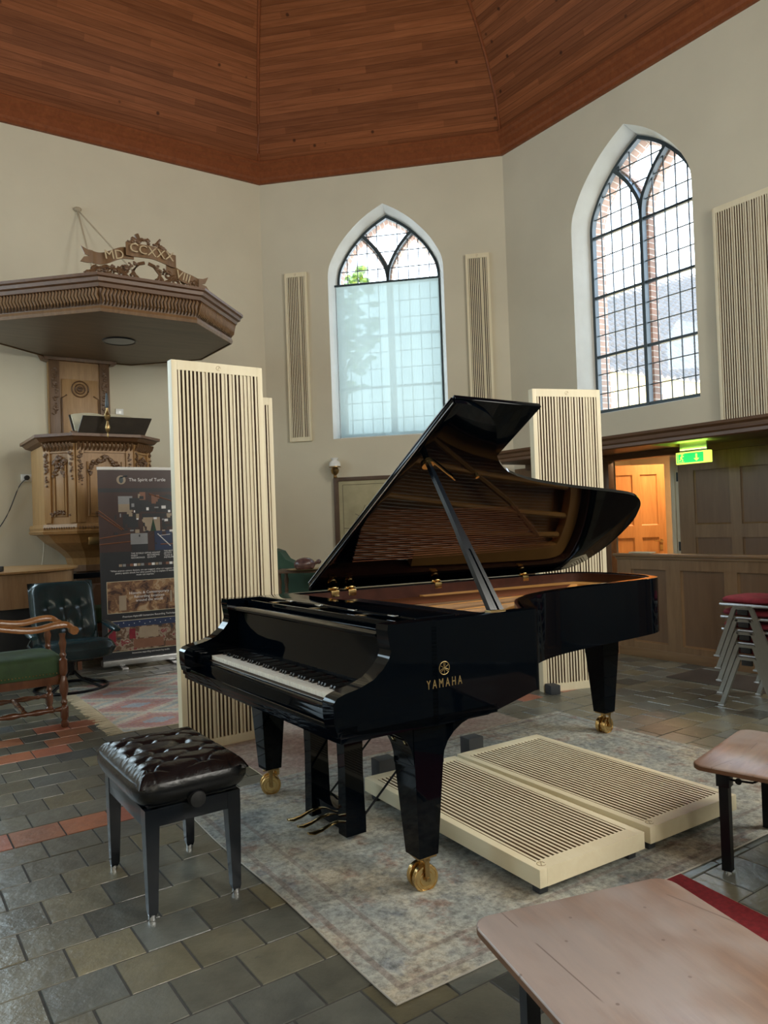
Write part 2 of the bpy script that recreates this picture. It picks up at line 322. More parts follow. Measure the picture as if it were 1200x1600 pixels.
# ------------------------------------------------------------ mesh builder
class MB:
    def __init__(s): s.bm = bmesh.new(); s.uv = None
    def _tr(s, vs, M):
        if M is not None: bmesh.ops.transform(s.bm, matrix=M, verts=vs)
    def box(s, x0, x1, y0, y1, z0, z1, bev=0, M=None, mi=0):
        vs = [s.bm.verts.new((x, y, z)) for x in (x0, x1) for y in (y0, y1) for z in (z0, z1)]
        fs = [s.bm.faces.new([vs[i] for i in f]) for f in ((0, 1, 3, 2), (4, 6, 7, 5), (0, 4, 5, 1), (2, 3, 7, 6), (0, 2, 6, 4), (1, 5, 7, 3))]
        for f in fs: f.material_index = mi
        if bev:
            r = bmesh.ops.bevel(s.bm, geom=list({e for f in fs for e in f.edges}), offset=bev, segments=2, affect='EDGES', profile=.6)
            vs = list({v for f in r['faces'] for v in f.verts} | {v for v in vs if v.is_valid})
            for f in r['faces']: f.material_index = mi
        s._tr(vs, M); return s
    def prism(s, pts, h0, h1, axis='z', M=None, mi=0, bev=0):
        """closed polygon extruded; axis z: pts=(x,y); axis x: pts=(y,z); axis y: pts=(x,z)"""
        def P(p, h): return {'z': (p[0], p[1], h), 'x': (h, p[0], p[1]), 'y': (p[0], h, p[1])}[axis]
        a = [s.bm.verts.new(P(p, h0)) for p in pts]; b = [s.bm.verts.new(P(p, h1)) for p in pts]; nn = len(pts)
        fs = [s.bm.faces.new(a[::-1]), s.bm.faces.new(b)]
        for i in range(nn): fs.append(s.bm.faces.new((a[i], a[(i+1) % nn], b[(i+1) % nn], b[i])))
        for f in fs: f.material_index = mi
        vs = a+b
        if bev:
            es = [e for e in fs[0].edges]+[e for e in fs[1].edges]
            r = bmesh.ops.bevel(s.bm, geom=es, offset=bev, segments=2, affect='EDGES', profile=.6)
            vs = list({v for f in r['faces'] for v in f.verts} | {v for v in vs if v.is_valid})
        s._tr(vs, M); return s
    def loft(s, rings, closed=True, cap=True, M=None, mi=0):
        R = [[s.bm.verts.new(p) for p in r] for r in rings]; n_ = len(rings[0])
        for a, b in zip(R, R[1:]):
            for i in range(n_ if closed else n_-1):
                f = s.bm.faces.new((a[i], a[(i+1) % n_], b[(i+1) % n_], b[i])); f.material_index = mi
        if cap and closed:
            f = s.bm.faces.new(R[0][::-1]); f.material_index = mi; f = s.bm.faces.new(R[-1]); f.material_index = mi
        s._tr([v for r in R for v in r], M); return s
    def tube(s, path, r, n=8, cap=True, M=None, mi=0, flat=1.0):
        path = [Vector(p) for p in path]; rings = []
        for i, p in enumerate(path):
            d = (path[min(i+1, len(path)-1)]-path[max(i-1, 0)]).normalized()
            up = Vector((0, 0, 1)) if abs(d.z) < .92 else Vector((1, 0, 0))
            a = d.cross(up).normalized(); b = a.cross(d); rr = r[i] if isinstance(r, (list, tuple)) else r
            rings.append([p+(a*cos(2*pi*k/n)+b*sin(2*pi*k/n)*flat)*rr for k in range(n)])
        return s.loft(rings, True, cap, M, mi)
    def lathe(s, prof, n=20, M=None, mi=0):
        rings = [[(max(r, 1e-4)*cos(2*pi*k/n), max(r, 1e-4)*sin(2*pi*k/n), z) for k in range(n)] for r, z in prof]
        return s.loft(rings, True, True, M, mi)
    def cyl(s, c, r, h, n=20, axis='z', M=None, mi=0):
        c = Vector(c); T = Matrix.Translation(c)
        if axis == 'x': T = T @ Matrix.Rotation(pi/2, 4, 'Y')
        if axis == 'y': T = T @ Matrix.Rotation(-pi/2, 4, 'X')
        return s.lathe([(r, -h/2), (r, h/2)], n, (M @ T) if M is not None else T, mi)
    def ball(s, c, rx, ry=None, rz=None, sub=1, M=None, mi=0):
        ry = ry or rx; rz = rz or rx
        r = bmesh.ops.create_icosphere(s.bm, subdivisions=sub, radius=1)
        T = Matrix.Translation(c) @ Matrix.Diagonal((rx, ry, rz, 1))
        s._tr(r['verts'], (M @ T) if M is not None else T)
        for v in r['verts']:
            for f in v.link_faces: f.material_index = mi
        return s
    def grid(s, fn, nu, nv, M=None, mi=0, wrap=False):
        V = [[s.bm.verts.new(fn(i/nu, j/nv)) for j in range(nv+1)] for i in range(nu+1)]
        for i in range(nu):
            for j in range(nv):
                f = s.bm.faces.new((V[i][j], V[i+1][j], V[i+1][j+1], V[i][j+1])); f.material_index = mi
        s._tr([v for r in V for v in r], M); return s
    def fill(s, outer, holes, y=0, M=None, mi=0):
        """flat face in the xz plane at depth y with holes"""
        es = []; vs_all = []
        for loop in [outer]+holes:
            vs = [s.bm.verts.new((p[0], y, p[1])) for p in loop]; vs_all += vs
            es += [s.bm.edges.new((vs[i], vs[(i+1) % len(vs)])) for i in range(len(vs))]
        r = bmesh.ops.triangle_fill(s.bm, use_beauty=True, use_dissolve=False, edges=es, normal=(0, -1, 0))
        for g_ in r['geom']:
            if isinstance(g_, bmesh.types.BMFace): g_.material_index = mi
        s._tr(vs_all, M); return s
    def build(s, name, mats, parent=None, M=None, smooth=35, norm=True):
        if norm: bmesh.ops.recalc_face_normals(s.bm, faces=s.bm.faces)
        me = bpy.data.meshes.new(name); s.bm.to_mesh(me); s.bm.free()
        for m_ in ([mats] if isinstance(mats, str) else mats): me.materials.append(MATS[m_])
        if smooth:
            for p in me.polygons: p.use_smooth = True
            me.set_sharp_from_angle(angle=radians(smooth))
        o = bpy.data.objects.new(name, me); COL.objects.link(o)
        if parent is not None: o.parent = parent
        if M is not None: o.matrix_local = M
        return o
def thing(name, label, cat, loc=(0, 0, 0), rz=0, group=None, M=None):
    o = bpy.data.objects.new(name, None); COL.objects.link(o); o.empty_display_size = .1
    if M is not None: o.matrix_world = M
    else: o.location = loc; o.rotation_euler = (0, 0, rz)
    o['label'] = label; o['category'] = cat
    if group: o['group'] = group
    return o
def tag(o, label, cat, group=None, kind=None):
    if label: o['label'] = label
    if cat: o['category'] = cat
    if group: o['group'] = group
    if kind: o['kind'] = kind
    return o
def struct(o, label=None):
    o['kind'] = 'structure'
    if label: o['label'] = label
    return o
def dup(root, M=None, label=None, loc=None):
    r = root.copy(); COL.objects.link(r)
    if loc is not None: r.location = loc
    if M is not None: r.matrix_world = M
    if label: r['label'] = label
    def rec(a, b):
        for ch in list(a.children):
            c = ch.copy(); COL.objects.link(c); c.parent = b; c.matrix_parent_inverse = ch.matrix_parent_inverse.copy(); rec(ch, c)
    rec(root, r); return r
def text(body, size, mat_, parent, M, name='lettering', ext=.001, align='CENTER', sx=1.0):
    cu = bpy.data.curves.new('t', 'FONT'); cu.body = body; cu.size = size; cu.extrude = ext; cu.align_x = align; cu.align_y = 'CENTER'; cu.space_character = sx
    cu.resolution_u = 3
    t = bpy.data.objects.new('t', cu); COL.objects.link(t); bpy.context.view_layer.update()
    me = bpy.data.meshes.new_from_object(t.evaluated_get(bpy.context.evaluated_depsgraph_get()))
    bpy.data.objects.remove(t); me.materials.clear(); me.materials.append(MATS[mat_])
    o = bpy.data.objects.new(name, me); COL.objects.link(o); o.parent = parent; o.matrix_local = M
    return o
XZ = Matrix.Rotation(pi/2, 4, 'X')     # text plane -> xz, facing -y
def T(x, y, z): return Matrix.Translation((x, y, z))
def RX(a): return Matrix.Rotation(a, 4, 'X')
def RY(a): return Matrix.Rotation(a, 4, 'Y')
def RZ(a): return Matrix.Rotation(a, 4, 'Z')
def crom(P, k=6, closed=False):
    out = []; n_ = len(P)
    for i in range(n_ if closed else n_-1):
        p0, p1, p2, p3 = (P[(i+j-1) % n_] if closed else P[min(max(i+j-1, 0), n_-1)] for j in range(4))
        for t in range(k):
            t /= k
            out.append(tuple(.5*((2*b)+(-a+c)*t+(2*a-5*b+4*c-d)*t*t+(-a+3*b-3*c+d)*t**3) for a, b, c, d in zip(p0, p1, p2, p3)))
    if not closed: out.append(tuple(P[-1]))
    return out

# ------------------------------------------------------------ walls, windows, ceiling, floor
AP = crom([(1, 0), (.988, .10), (.94, .235), (.77, .475), (.52, .705), (.27, .87), (0, 1.0)], 4)
def apz(a):      # height on the unit arch at distance a from the axis
    for (a0, b0), (a1, b1) in zip(AP, AP[1:]):
        if a1 <= a <= a0: return b0+(b1-b0)*(a0-a)/max(a0-a1, 1e-6)
    return 0
def apx(b_):
    for (a0, b0), (a1, b1) in zip(AP, AP[1:]):
        if b0 <= b_ <= b1: return a0+(a1-a0)*(b_-b0)/max(b1-b0, 1e-6)
    return 0
def arch(hw, z0, zs, rise, cx=0, n=10):
    left = [(cx-hw*a, zs+rise*b_) for a, b_ in AP]
    right = [(2*cx-x, z) for x, z in left[::-1][1:]]
    return [(cx-hw, z0)]+left+right+[(cx+hw, z0)]
def wall(name, M, length, holes, top=HC+.6, x0=0):
    mb = MB(); mb.fill([(x0, 0), (length, 0), (length, top), (x0, top)], holes, 0, M)
    return struct(mb.build(name, 'plaster', smooth=0, norm=False))
ZS = 4.93
def window(nm, M, cx, hw=.84, z0=2.59, rise=1.0, bars=(4.86, 4.10, 3.35), frosted=False, detail=True, depth=.28):
    root = bpy.data.objects.new(nm, None); COL.objects.link(root); root.matrix_world = M @ T(cx, 0, 0); struct(root)
    fh = hw-.08; fr_ = rise-.065; fz = z0+.05
    outer = arch(hw, z0, ZS, rise); inner = arch(fh, fz, ZS, fr_)
    mb = MB(); mb.loft([[(x, 0, z) for x, z in outer], [(x, depth*.35, z) for x, z in [(a*.35+b*.65, c*.35+d*.65) for (b, d), (a, c) in zip(outer, inner)]], [(x, depth, z) for x, z in inner]], True, False)
    mb.build('window_reveal', 'white_plaster', root, norm=False)
    fi = arch(fh-.035, fz+.035, ZS, fr_-.045)
    mb = MB(); mb.loft([[(x, y, z) for x, z in l] for y, l in ((depth-.02, inner), (depth-.02, fi), (depth+.05, fi), (depth+.05, inner), (depth-.02, inner))], True, False)
    def bpath(sign):
        p = []
        for a_, b_ in AP:
            x = sign*fh*(1-a_)
            if abs(x) > fh*.52: break
            p.append((x, ZS+fr_*b_))
        return p
    def normals(p):
        o_ = []
        for i in range(len(p)):
            a_ = p[max(i-1, 0)]; b_ = p[min(i+1, len(p)-1)]; dx, dz = b_[0]-a_[0], b_[1]-a_[1]; l_ = math.hypot(dx, dz); o_.append((dz/l_, -dx/l_))
        return o_
    def branch(sign, w, y0, y1, mb):
        p = bpath(sign); ring = []
        for (x, z), (nx, nz) in zip(p, normals(p)):
            dx, dz = nx*w/2, nz*w/2
            ring.append([(x+dx, y0, z+dz), (x-dx, y0, z-dz), (x-dx, y1, z-dz), (x+dx, y1, z+dz)])
        mb.loft(ring, True, True)
    mb.box(-.022, .022, depth-.03, depth+.05, fz, ZS+.02)
    branch(1, .044, depth-.03, depth+.05, mb); branch(-1, .044, depth-.03, depth+.05, mb)
    mb.build('window_frame', 'frame_iron', root, smooth=0)
    def halfw(z):
        if z <= ZS: return fh-.03
        return fh*apx((z-ZS)/fr_)-.03
    mb = MB()
    for z in bars: mb.box(-halfw(z), halfw(z), depth-.01, depth+.03, z-.016, z+.016)
    mb.build('glazing_bar', 'frame_iron', root, smooth=0)
    mb = MB(); z = fz+.23
    zs_ = []
    lst = sorted([fz]+list(bars)); step = .245
    z = lst[0]+step
    while z < ZS+fr_-.05:
        if halfw(z) > .05 and all(abs(z-b_) > .08 for b_ in bars): zs_.append(z); mb.box(-halfw(z), halfw(z), depth+.010, depth+.024, z-.0055, z+.0055)
        z += step
    k = 0
    nn = 10; w = 2*fh/nn
    for i in range(1, nn):
        x = -fh+i*w
        if abs(x) < .03: continue
        zt = ZS+fr_*apz(abs(x)/fh)-.03
        mb.box(x-.0055, x+.0055, depth+.010, depth+.024, fz, zt)
    mb.build('lead_strips', 'lead', root, smooth=0)
    mb = MB(); mb.fill(inner, [], depth+.017); mb.build('glass_pane', 'frosted_pane_glow' if frosted else 'window_glass', root, smooth=0)
    # brick reveal outside
    if not frosted:
        bi = arch(fh-.045, fz, ZS, fr_-.06); y0, y1 = depth+.055, depth+.21
        mb = MB(); uvl = mb.bm.loops.layers.uv.new('UVMap')
        def strip(A, B, ya, yb):
            s_ = 0; va = []
            for i in range(len(A)):
                if i: s_ += math.hypot(A[i][0]-A[i-1][0], A[i][1]-A[i-1][1])
                va.append((mb.bm.verts.new((A[i][0], ya, A[i][1])), mb.bm.verts.new((B[i][0], yb, B[i][1])), s_))
            wd = math.hypot(yb-ya, A[0][0]-B[0][0])
            for i in range(len(va)-1):
                f = mb.bm.faces.new((va[i][0], va[i+1][0], va[i+1][1], va[i][1]))
                for lp, (u_, v_) in zip(f.loops, ((0, va[i][2]), (0, va[i+1][2]), (wd, va[i+1][2]), (wd, va[i][2]))): lp[uvl].uv = (u_+.02, v_)
        strip(inner, arch(fh-.02, fz, ZS, fr_-.02), y0, y0); strip(arch(fh-.02, fz, ZS, fr_-.02), bi, y0, y1)
        for sg in (1, -1):
            full = [(0, fz)]+bpath(sg); nrm = normals(full)
            for w0, w1, ya, yb in ((-.02, -.04, y0, y0+.01), (-.04, -.04, y0+.01, y0+.15), (.02, .04, y0, y0+.01), (.04, .04, y0+.01, y0+.15)):
                def off(w_): return [(x+nx*w_, z+nz*w_) for (x, z), (nx, nz) in zip(full, nrm)]
                strip(off(w0), off(w1), ya, yb)
        mb.build('brick_surround', 'brick_jamb', root, smooth=0, norm=False)
    return root
wh = lambda cx: arch(.84, 2.59, ZS, 1.0, cx)
wall('wall_centre', FC, (K2-K1).length, [wh(1.83)])
DS0, DS1, DZ = 1.70, 2.60, 2.0
wall('wall_right', FR, LONG, [wh(2.01), [(DS0, .002), (DS0, DZ), (DS1, DZ), (DS1, .002)]])
wall('wall_left', FL, 0, [wh(-5.0)], x0=-LONG)
wall('wall_side_right', FSR, SIDE, [wh(2.4), wh(6.2)])
wall('wall_side_left', FSL, SIDE, [wh(2.4), wh(6.2)])
wall('wall_rear_right', FBR, LONG, [wh(3.0)])
wall('wall_rear_left', FBL, LONG, [])
wall('wall_rear', FBK, (L3-Q3).length, [wh((L3-Q3).length/2)])
window('window_1', FC, 1.83); window('window_2', FR, 2.01)
window('window_3', FSR, 2.4, frosted=True); window('window_4', FSR, 6.2, frosted=True)
window('window_5', FSL, 2.4, frosted=True); window('window_6', FSL, 6.2, frosted=True)
window('added_window_left', FL, -5.0, frosted=True)  # invented window out of view, added with its cool lamp for floor sheen
window('window_7', FBR, 3.0, frosted=True); window('window_8', FBK, (L3-Q3).length/2, frosted=True)

# ceiling vault: polygon of the walls, inset step by step
POLY = [K1, K2, Q1, Q2, Q3, L3, L2, L1]
def inset(d):
    out = []; n_ = len(POLY)
    for i in range(n_):
        a, b, c = POLY[i-1], POLY[i], POLY[(i+1) % n_]
        e1 = (b-a).normalized(); e2 = (c-b).normalized()
        n1 = Vector((e1.y, -e1.x)); n2 = Vector((e2.y, -e2.x))     # inward (polygon clockwise)
        out.append(isect(n1, n1.dot(b)+d, n2, n2.dot(b)+d))
    return out
def skirt(mb, prof):
    uvl = mb.bm.loops.layers.uv.new('UVMap'); rings = [inset(d) for d, z in prof]; sl = [0]
    for (d0, z0), (d1, z1) in zip(prof, prof[1:]): sl.append(sl[-1]+math.hypot(d1-d0, z1-z0))
    for i in range(8):
        j = (i+1) % 8; ex = (POLY[j]-POLY[i]).normalized()
        V = [(mb.bm.verts.new((*r[i], z)), mb.bm.verts.new((*r[j], z)), ex.dot(r[i]-POLY[i]), ex.dot(r[j]-POLY[i])) for r, (d, z) in zip(rings, prof)]
        for k in range(len(V)-1):
            f = mb.bm.faces.new((V[k][0], V[k][1], V[k+1][1], V[k+1][0]))
            for lp, uv in zip(f.loops, ((V[k][2]+i*7, sl[k]), (V[k][3]+i*7, sl[k]), (V[k+1][3]+i*7, sl[k+1]), (V[k+1][2]+i*7, sl[k+1]))): lp[uvl].uv = uv
    return rings
VP_ = [(.02, 6.62), (.05, 6.85), (.17, 7.22), (.37, 7.57), (.58, 7.84), (.82, 8.08), (1.15, 8.30), (1.6, 8.50), (2.2, 8.68), (3.0, 8.82), (4.1, 8.9)]
mb = MB(); rg = skirt(mb, VP_); mb.bm.faces.new([mb.bm.verts.new((*p, 8.9)) for p in rg[-1]])
struct(mb.build('ceiling', 'ceiling_planks', smooth=30, norm=False))
mb = MB(); skirt(mb, [(-.01, 6.40), (.05, 6.40), (.05, 6.44), (.07, 6.47), (.07, 6.56), (.10, 6.585), (.10, 6.63), (.13, 6.655), (.13, 6.69), (.10, 6.71), (.02, 6.72)])
struct(mb.build('trim_1', 'cornice_wood', smooth=0, norm=False))
mb = MB()
for i in range(8):
    pts = [(*inset(d)[i], z-.005) for d, z in VP_[:-1]]
    mb.tube(pts, .022, 6)
struct(mb.build('trim_2', 'cornice_wood'))

# floor: individual tiles in one mesh
mb = MB(); cl = mb.bm.loops.layers.float_color.new('tile')
def inside(x, y):
    p = Vector((x, y))
    for i in range(8):
        a, b = POLY[i], POLY[(i+1) % 8]; e = (b-a).normalized()
        if Vector((e.y, -e.x)).dot(p-a) < -.25: return False
    return True
TW, TD = .2175, .1965
rng = random.Random(3)
for j in range(-45, 55):
    for i in range(-50, 60):
        nl0 = .13+j*TD; l0 = .076+i*TW+(.1087 if j % 2 else 0)
        cx = ld*(l0+TW/2)+nl*(nl0+TD/2)
        if cx.y < .3 or not inside(cx.x, cx.y): continue
        r_ = rng.random(); la, na = l0+TW/2, nl0+TD/2
        red = (3.66 < na < 3.84 and la < 1.15) or (5.0 < na < 5.75 and -.6 < la < 1.3 and r_ < .62) or (3.86 < na < 4.30 and 2.6 < la < 4.7 and r_ < .55) or (4.4 < na < 4.7 and 3.0 < la < 3.5)
        if red: c = (.34+.08*rng.random(), .135+.03*rng.random(), .09)
        else:
            k = .8+.5*rng.random()
            if r_ < .07: k *= .55
            t_ = rng.random(); k *= .66; c = ((.160+.075*t_)*k, (.178+.035*t_)*k, (.172-.035*t_)*k)
        g_ = .0035; zt = rng.uniform(-.001, .001)
        q = [ld*a+nl*b for a, b in ((l0+g_, nl0+g_), (l0+TW-g_, nl0+g_), (l0+TW-g_, nl0+TD-g_), (l0+g_, nl0+TD-g_))]
        q2 = [ld*a+nl*b for a, b in ((l0+g_+.0015, nl0+g_+.0015), (l0+TW-g_-.0015, nl0+g_+.0015), (l0+TW-g_-.0015, nl0+TD-g_-.0015), (l0+g_+.0015, nl0+TD-g_-.0015))]
        lo = [mb.bm.verts.new((*p, -.004)) for p in q]; hi = [mb.bm.verts.new((*p, zt)) for p in q2]
        fs = [mb.bm.faces.new(hi)]+[mb.bm.faces.new((lo[k_], lo[(k_+1) % 4], hi[(k_+1) % 4], hi[k_])) for k_ in range(4)]
        for f in fs:
            for lp in f.loops: lp[cl] = (*c, 1)
mb2 = mb
fl_o = mb.build('floor', 'floor_tile', smooth=0, norm=False); struct(fl_o)
mb = MB(); mb.bm.faces.new([mb.bm.verts.new((*p, -.0035)) for p in inset(-.3)])
g_o = mb.build('floor_joints', 'grout', fl_o, smooth=0, norm=False)

# outside: neighbouring roof and wall, a tree
annex = thing('neighbouring_building', 'cream walled building with a grey tiled roof outside the right window', 'building')
mb = MB(); A = rd*9.1+nr*10.2; B = rd*9.1+nr*19
mb.loft([[(*A, -.5), (*(A+rd*.6), -.5), (*(A+rd*.6), 4.0), (*A, 4.03)], [(*B, -.5), (*(B+rd*.6), -.5), (*(B+rd*.6), 4.0), (*B, 4.03)]])
mb.build('wall', 'cream_outside', annex, smooth=0)
mb = MB(); ta = math.tan(radians(42)); pitch_, course = .21, .27
def rp(a, b_, h=0): return (*(rd*a+nr*b_), 4.05+(a-9.0)*ta+h)
nu = 75*6; cols_ = {}
def rv(i, j, up):
    key = (i, j, up)
    if key not in cols_:
        b_ = 8.6+i*pitch_/6; s_ = j*course; h = .035*sin(2*pi*i/6)+(.045 if up else 0); cols_[key] = mb.bm.verts.new(rp(8.95+s_*cos(radians(42)), b_, h))
    return cols_[key]
for j in range(34):
    for i in range(nu):
        b_ = 8.6+i*pitch_/6; a_ = 8.95+j*course*cos(radians(42))
        if a_ > 10.5+(b_-11.5)*.362 or b_ < 10.1: continue
        mb.bm.faces.new((rv(i, j, True), rv(i+1, j, True), rv(i+1, j+1, False), rv(i, j+1, False)))
        mb.bm.faces.new((rv(i, j, False), rv(i+1, j, False), rv(i+1, j, True), rv(i, j, True)))
mb.build('roof', 'roof_tiles', annex, smooth=50, norm=False)
tree = thing('leafy_tree', 'green and yellow tree crown outside the middle window', 'tree', (-1.05, 17.5, .35))
mb = MB(); mb.tube([(0, 0, -1.3), (.1, 0, 3), (0, .1, 6)], [.18, .14, .06]); mb.build('trunk', 'oak_dark', tree)
mb = MB()
for i in range(260):
    a = random.uniform(0, 2*pi); r_ = random.uniform(0, 1)**.5*1.25; h = random.uniform(-1.5, 1.3)
    mb.ball((cos(a)*r_*(1-abs(h)*.3), sin(a)*r_, 5.6+h), .16, .16, .07, 1, None)
mb.build('foliage', 'foliage_green', tree)

# ------------------------------------------------------------ roller blind in the middle window
bl = thing('roller_blind', 'pale translucent roller blind covering the lower part of the middle window', 'blind', M=FC @ T(1.845, 0, 0))
mb = MB(); mb.grid(lambda a, b_: (-.745+a*1.49, .045+.004*sin(a*9), 2.60+b_*2.20), 24, 4); mb.build('cloth', 'blind_cloth', bl)
mb = MB(); mb.tube([(-.77, .045, 4.815), (.77, .045, 4.815)], .016); mb.build('top_tube', 'frame_iron', bl)
mb = MB(); mb.box(-.75, .75, .035, .055, 2.592, 2.606); mb.build('bottom_bar', 'white_paint', bl)
for sg in (-1, 1):
    mb = MB(); mb.tube([(sg*.757, .045, 4.80), (sg*.757, .045, 2.60)], .0035, 6); mb.build('guide_wire', 'lead', bl)

# ------------------------------------------------------------ slatted acoustic panels
def slat_panel(label, M, w=.6, h=2.4, d=.05, nsl=21, cat='acoustic panel', group=None, feet=None, emblem=True, filler=True):
    """local: x width (0..w), z height (0..h), front faces -y (y 0), back y=d"""
    t = thing('slatted_panel', label, cat, M=M, group=group)
    b_ = .036; tb = .06
    mb = MB()
    mb.box(0, b_, 0, d, 0, h, .002); mb.box(w-b_, w, 0, d, 0, h, .002); mb.box(b_, w-b_, 0, d, 0, tb, .0); mb.box(b_, w-b_, 0, d, h-tb, h, .0)
    mb.build('frame', 'ash_v', t, smooth=30)
    mb = MB(); mb.box(b_-.002, w-b_+.002, .019, d-.004, tb-.002, h-tb+.002); mb.build('backing', 'ash_dark', t, smooth=0)
    mb = MB(); p = (w-2*b_)/nsl; r2 = random.Random(5)
    for i in range(nsl):
        x = b_+(i+.5)*p; mb.box(x-p*.25, x+p*.25, .001, .0185, tb, h-tb)
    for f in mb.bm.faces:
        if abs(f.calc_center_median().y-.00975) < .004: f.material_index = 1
    mb.build('slats', ['ash_v', 'slot_shade'], t, smooth=0)
    mb = MB()
    for i in range(1, nsl):
        if filler and r2.random() < .35: x = b_+i*p; mb.box(x-p*.23, x+p*.23, .009, .0185, tb, h-tb)
    if filler: mb.build('slot_filler', 'ash_v', t, smooth=0)
    else: mb.bm.free()
    if emblem:
        mb = MB(); mb.tube([(w/2+.014*cos(a*pi/6), -.0005, h-tb/2+.014*sin(a*pi/6)) for a in range(11)], .0015, 5)
        mb.tube([(w/2-.004, -.0005, h-tb/2-.008), (w/2+.010, -.0005, h-tb/2+.012)], .0015, 5); mb.build('emblem', 'letter_wood', t)
    if feet:
        for x, y0, y1, z0, z1 in feet:
            mb = MB(); mb.box(x-.04, x+.04, y0, y1, z0, z1, .004); mb.build('foot', 'black_block', t)
    return t
def base(p, q):   # frame with x from p to q
    p, q = Vector(p), Vector(q); return fr(p, (q-p).normalized())
STD = [(.06, -.09, .14, -.0, .055), (.54, -.09, .14, -.0, .055)]
def standing(label, M, group=None):
    return slat_panel(label, M @ T(0, 0, .0), .62, 2.4, .05, 21, feet=[(.05, .052, .2, 0, .08), (.57, .052, .2, 0, .08)], group=group)
P1 = slat_panel('tall pale slatted wooden panel standing behind the black bench, left of the piano', base((-1.262, 4.58), (-.78, 4.925)), .61, 2.4, .066, 21, feet=[(.05, .068, .22, 0, .08), (.56, .068, .22, 0, .08)])
P2 = slat_panel('slatted panel mostly hidden behind the front left standing panel, only its right edge showing', base((-1.38, 5.76), (-.87, 6.10)), .61, 2.4, .066, 21, feet=[(.05, .068, .22, 0, .08), (.56, .068, .22, 0, .08)])
P3 = slat_panel('slatted panel standing behind the piano tail, beside the wood panelled alcove', base((1.185, 5.86), (1.76, 6.03)), .60, 2.36, .066, 21, feet=[(.05, -.10, -.002, 0, .07), (.55, .068, .22, 0, .07)])
slat_panel('narrow slatted panel hanging on the wall left of the middle window', FC @ T(.35, -.05, 2.58), .33, 2.46, .045, 10)
slat_panel('narrow slatted panel hanging on the wall right of the middle window', FC @ T(2.985, -.05, 2.63), .33, 2.43, .045, 10)
slat_panel('wide slatted panel hanging on the right wall above the alcove cornice', FR @ T(3.10, -.05, 2.18), .62, 2.34, .045, 21, emblem=False)
# two lying flat: rotate so the front faces up
def flat(label, A_, B_, feet, w):
    A_, B_ = Vector(A_), Vector(B_); xd = (B_-A_).normalized(); yd = Vector((-xd.y, xd.x))
    M = Matrix(((xd.x, yd.x*0+0, yd.x, A_.x), (xd.y, 0, yd.y, A_.y), (0, -1, 0, .11), (0, 0, 0, 1)))
    # columns: local x -> xd, local y -> -Z, local z -> yd
    t = slat_panel(label, M, w, 1.23, .066, 21, emblem=False, filler=False)
    mb = MB(); e = .04
    mb.tube([(e+.016*cos(a*pi/6), -.0005, e-.006+.016*sin(a*pi/6)) for a in range(11)], .0015, 5); mb.tube([(e-.008, -.0005, e-.016), (e+.012, -.0005, e+.010)], .0015, 5)
    mb.build('emblem', 'letter_wood', t)
    for x, z in feet:
        mb = MB(); mb.box(x-.02, x+.02, .067, .101, z-.02, z+.02, .003); mb.build('foot', 'black_block', t)
    mb = MB(); mb.box(.09, .19, -.06, .04, 1.235, 1.315, .004); mb.build('base_block', 'black_block', t)
    return t
flat('pale slatted panel lying flat on the rug right behind the front piano leg', (.505, 2.69), (1.005, 3.00), [(.04, .045), (.51, .045), (.04, 1.18), (.51, 1.18)], .555)
flat('pale slatted panel lying flat farther right, beside the low table', (1.012, 3.02), (1.514, 3.345), [(.04, .045), (.54, .045), (.04, 1.18), (.54, 1.18)], .585)

# ------------------------------------------------------------ rugs
def rug(name, label, mat_, c, ang, hx, hy, z, th=.008, fringe=None, nseg=30, wob=.006):
    t = thing(name, label, 'rug', (c[0], c[1], z), ang)
    r2 = random.Random(len(label)); ph = [r2.random()*6 for _ in range(4)]
    def P(a, b_):
        x = -hx+2*hx*a; y = -hy+2*hy*b_
        return (x+wob*sin(y*5+ph[0]), y+wob*sin(x*4+ph[1]), th+.0015*sin(x*7+ph[2])*sin(y*6+ph[3]))
    mb = MB(); mb.grid(P, nseg, nseg)
    ring = [P(i/nseg, 0) for i in range(nseg+1)]+[P(1, i/nseg) for i in range(1, nseg+1)]+[P(1-i/nseg, 1) for i in range(1, nseg+1)]+[P(0, 1-i/nseg) for i in range(1, nseg)]
    mb.loft([ring, [(x, y, .0005) for x, y, _ in ring]], True, False)
    mb.build('pile', mat_, t, smooth=40)
    mb = MB(); mb.tube([(x, y, z_-th*.4) for x, y, z_ in ring]+[(ring[0][0], ring[0][1], ring[0][2]-th*.4)], th*.45, 6); mb.build('bound_edge', 'page' if mat_ != 'rug_grey' else 'stone_trim', t)
    if fringe:
        mb = MB()
        for i in range(90):
            y = -hy+2*hy*(i+.5)/90; l = r2.uniform(.08, .12)
            mb.tube([(-hx, y, th*.5), (-hx-l*.5, y+r2.uniform(-.01, .01), .004), (-hx-l, y+r2.uniform(-.02, .02), .003)], .0035, 4)
        mb.build('fringe', 'page', t)
    return t
rc = radians(33.4)
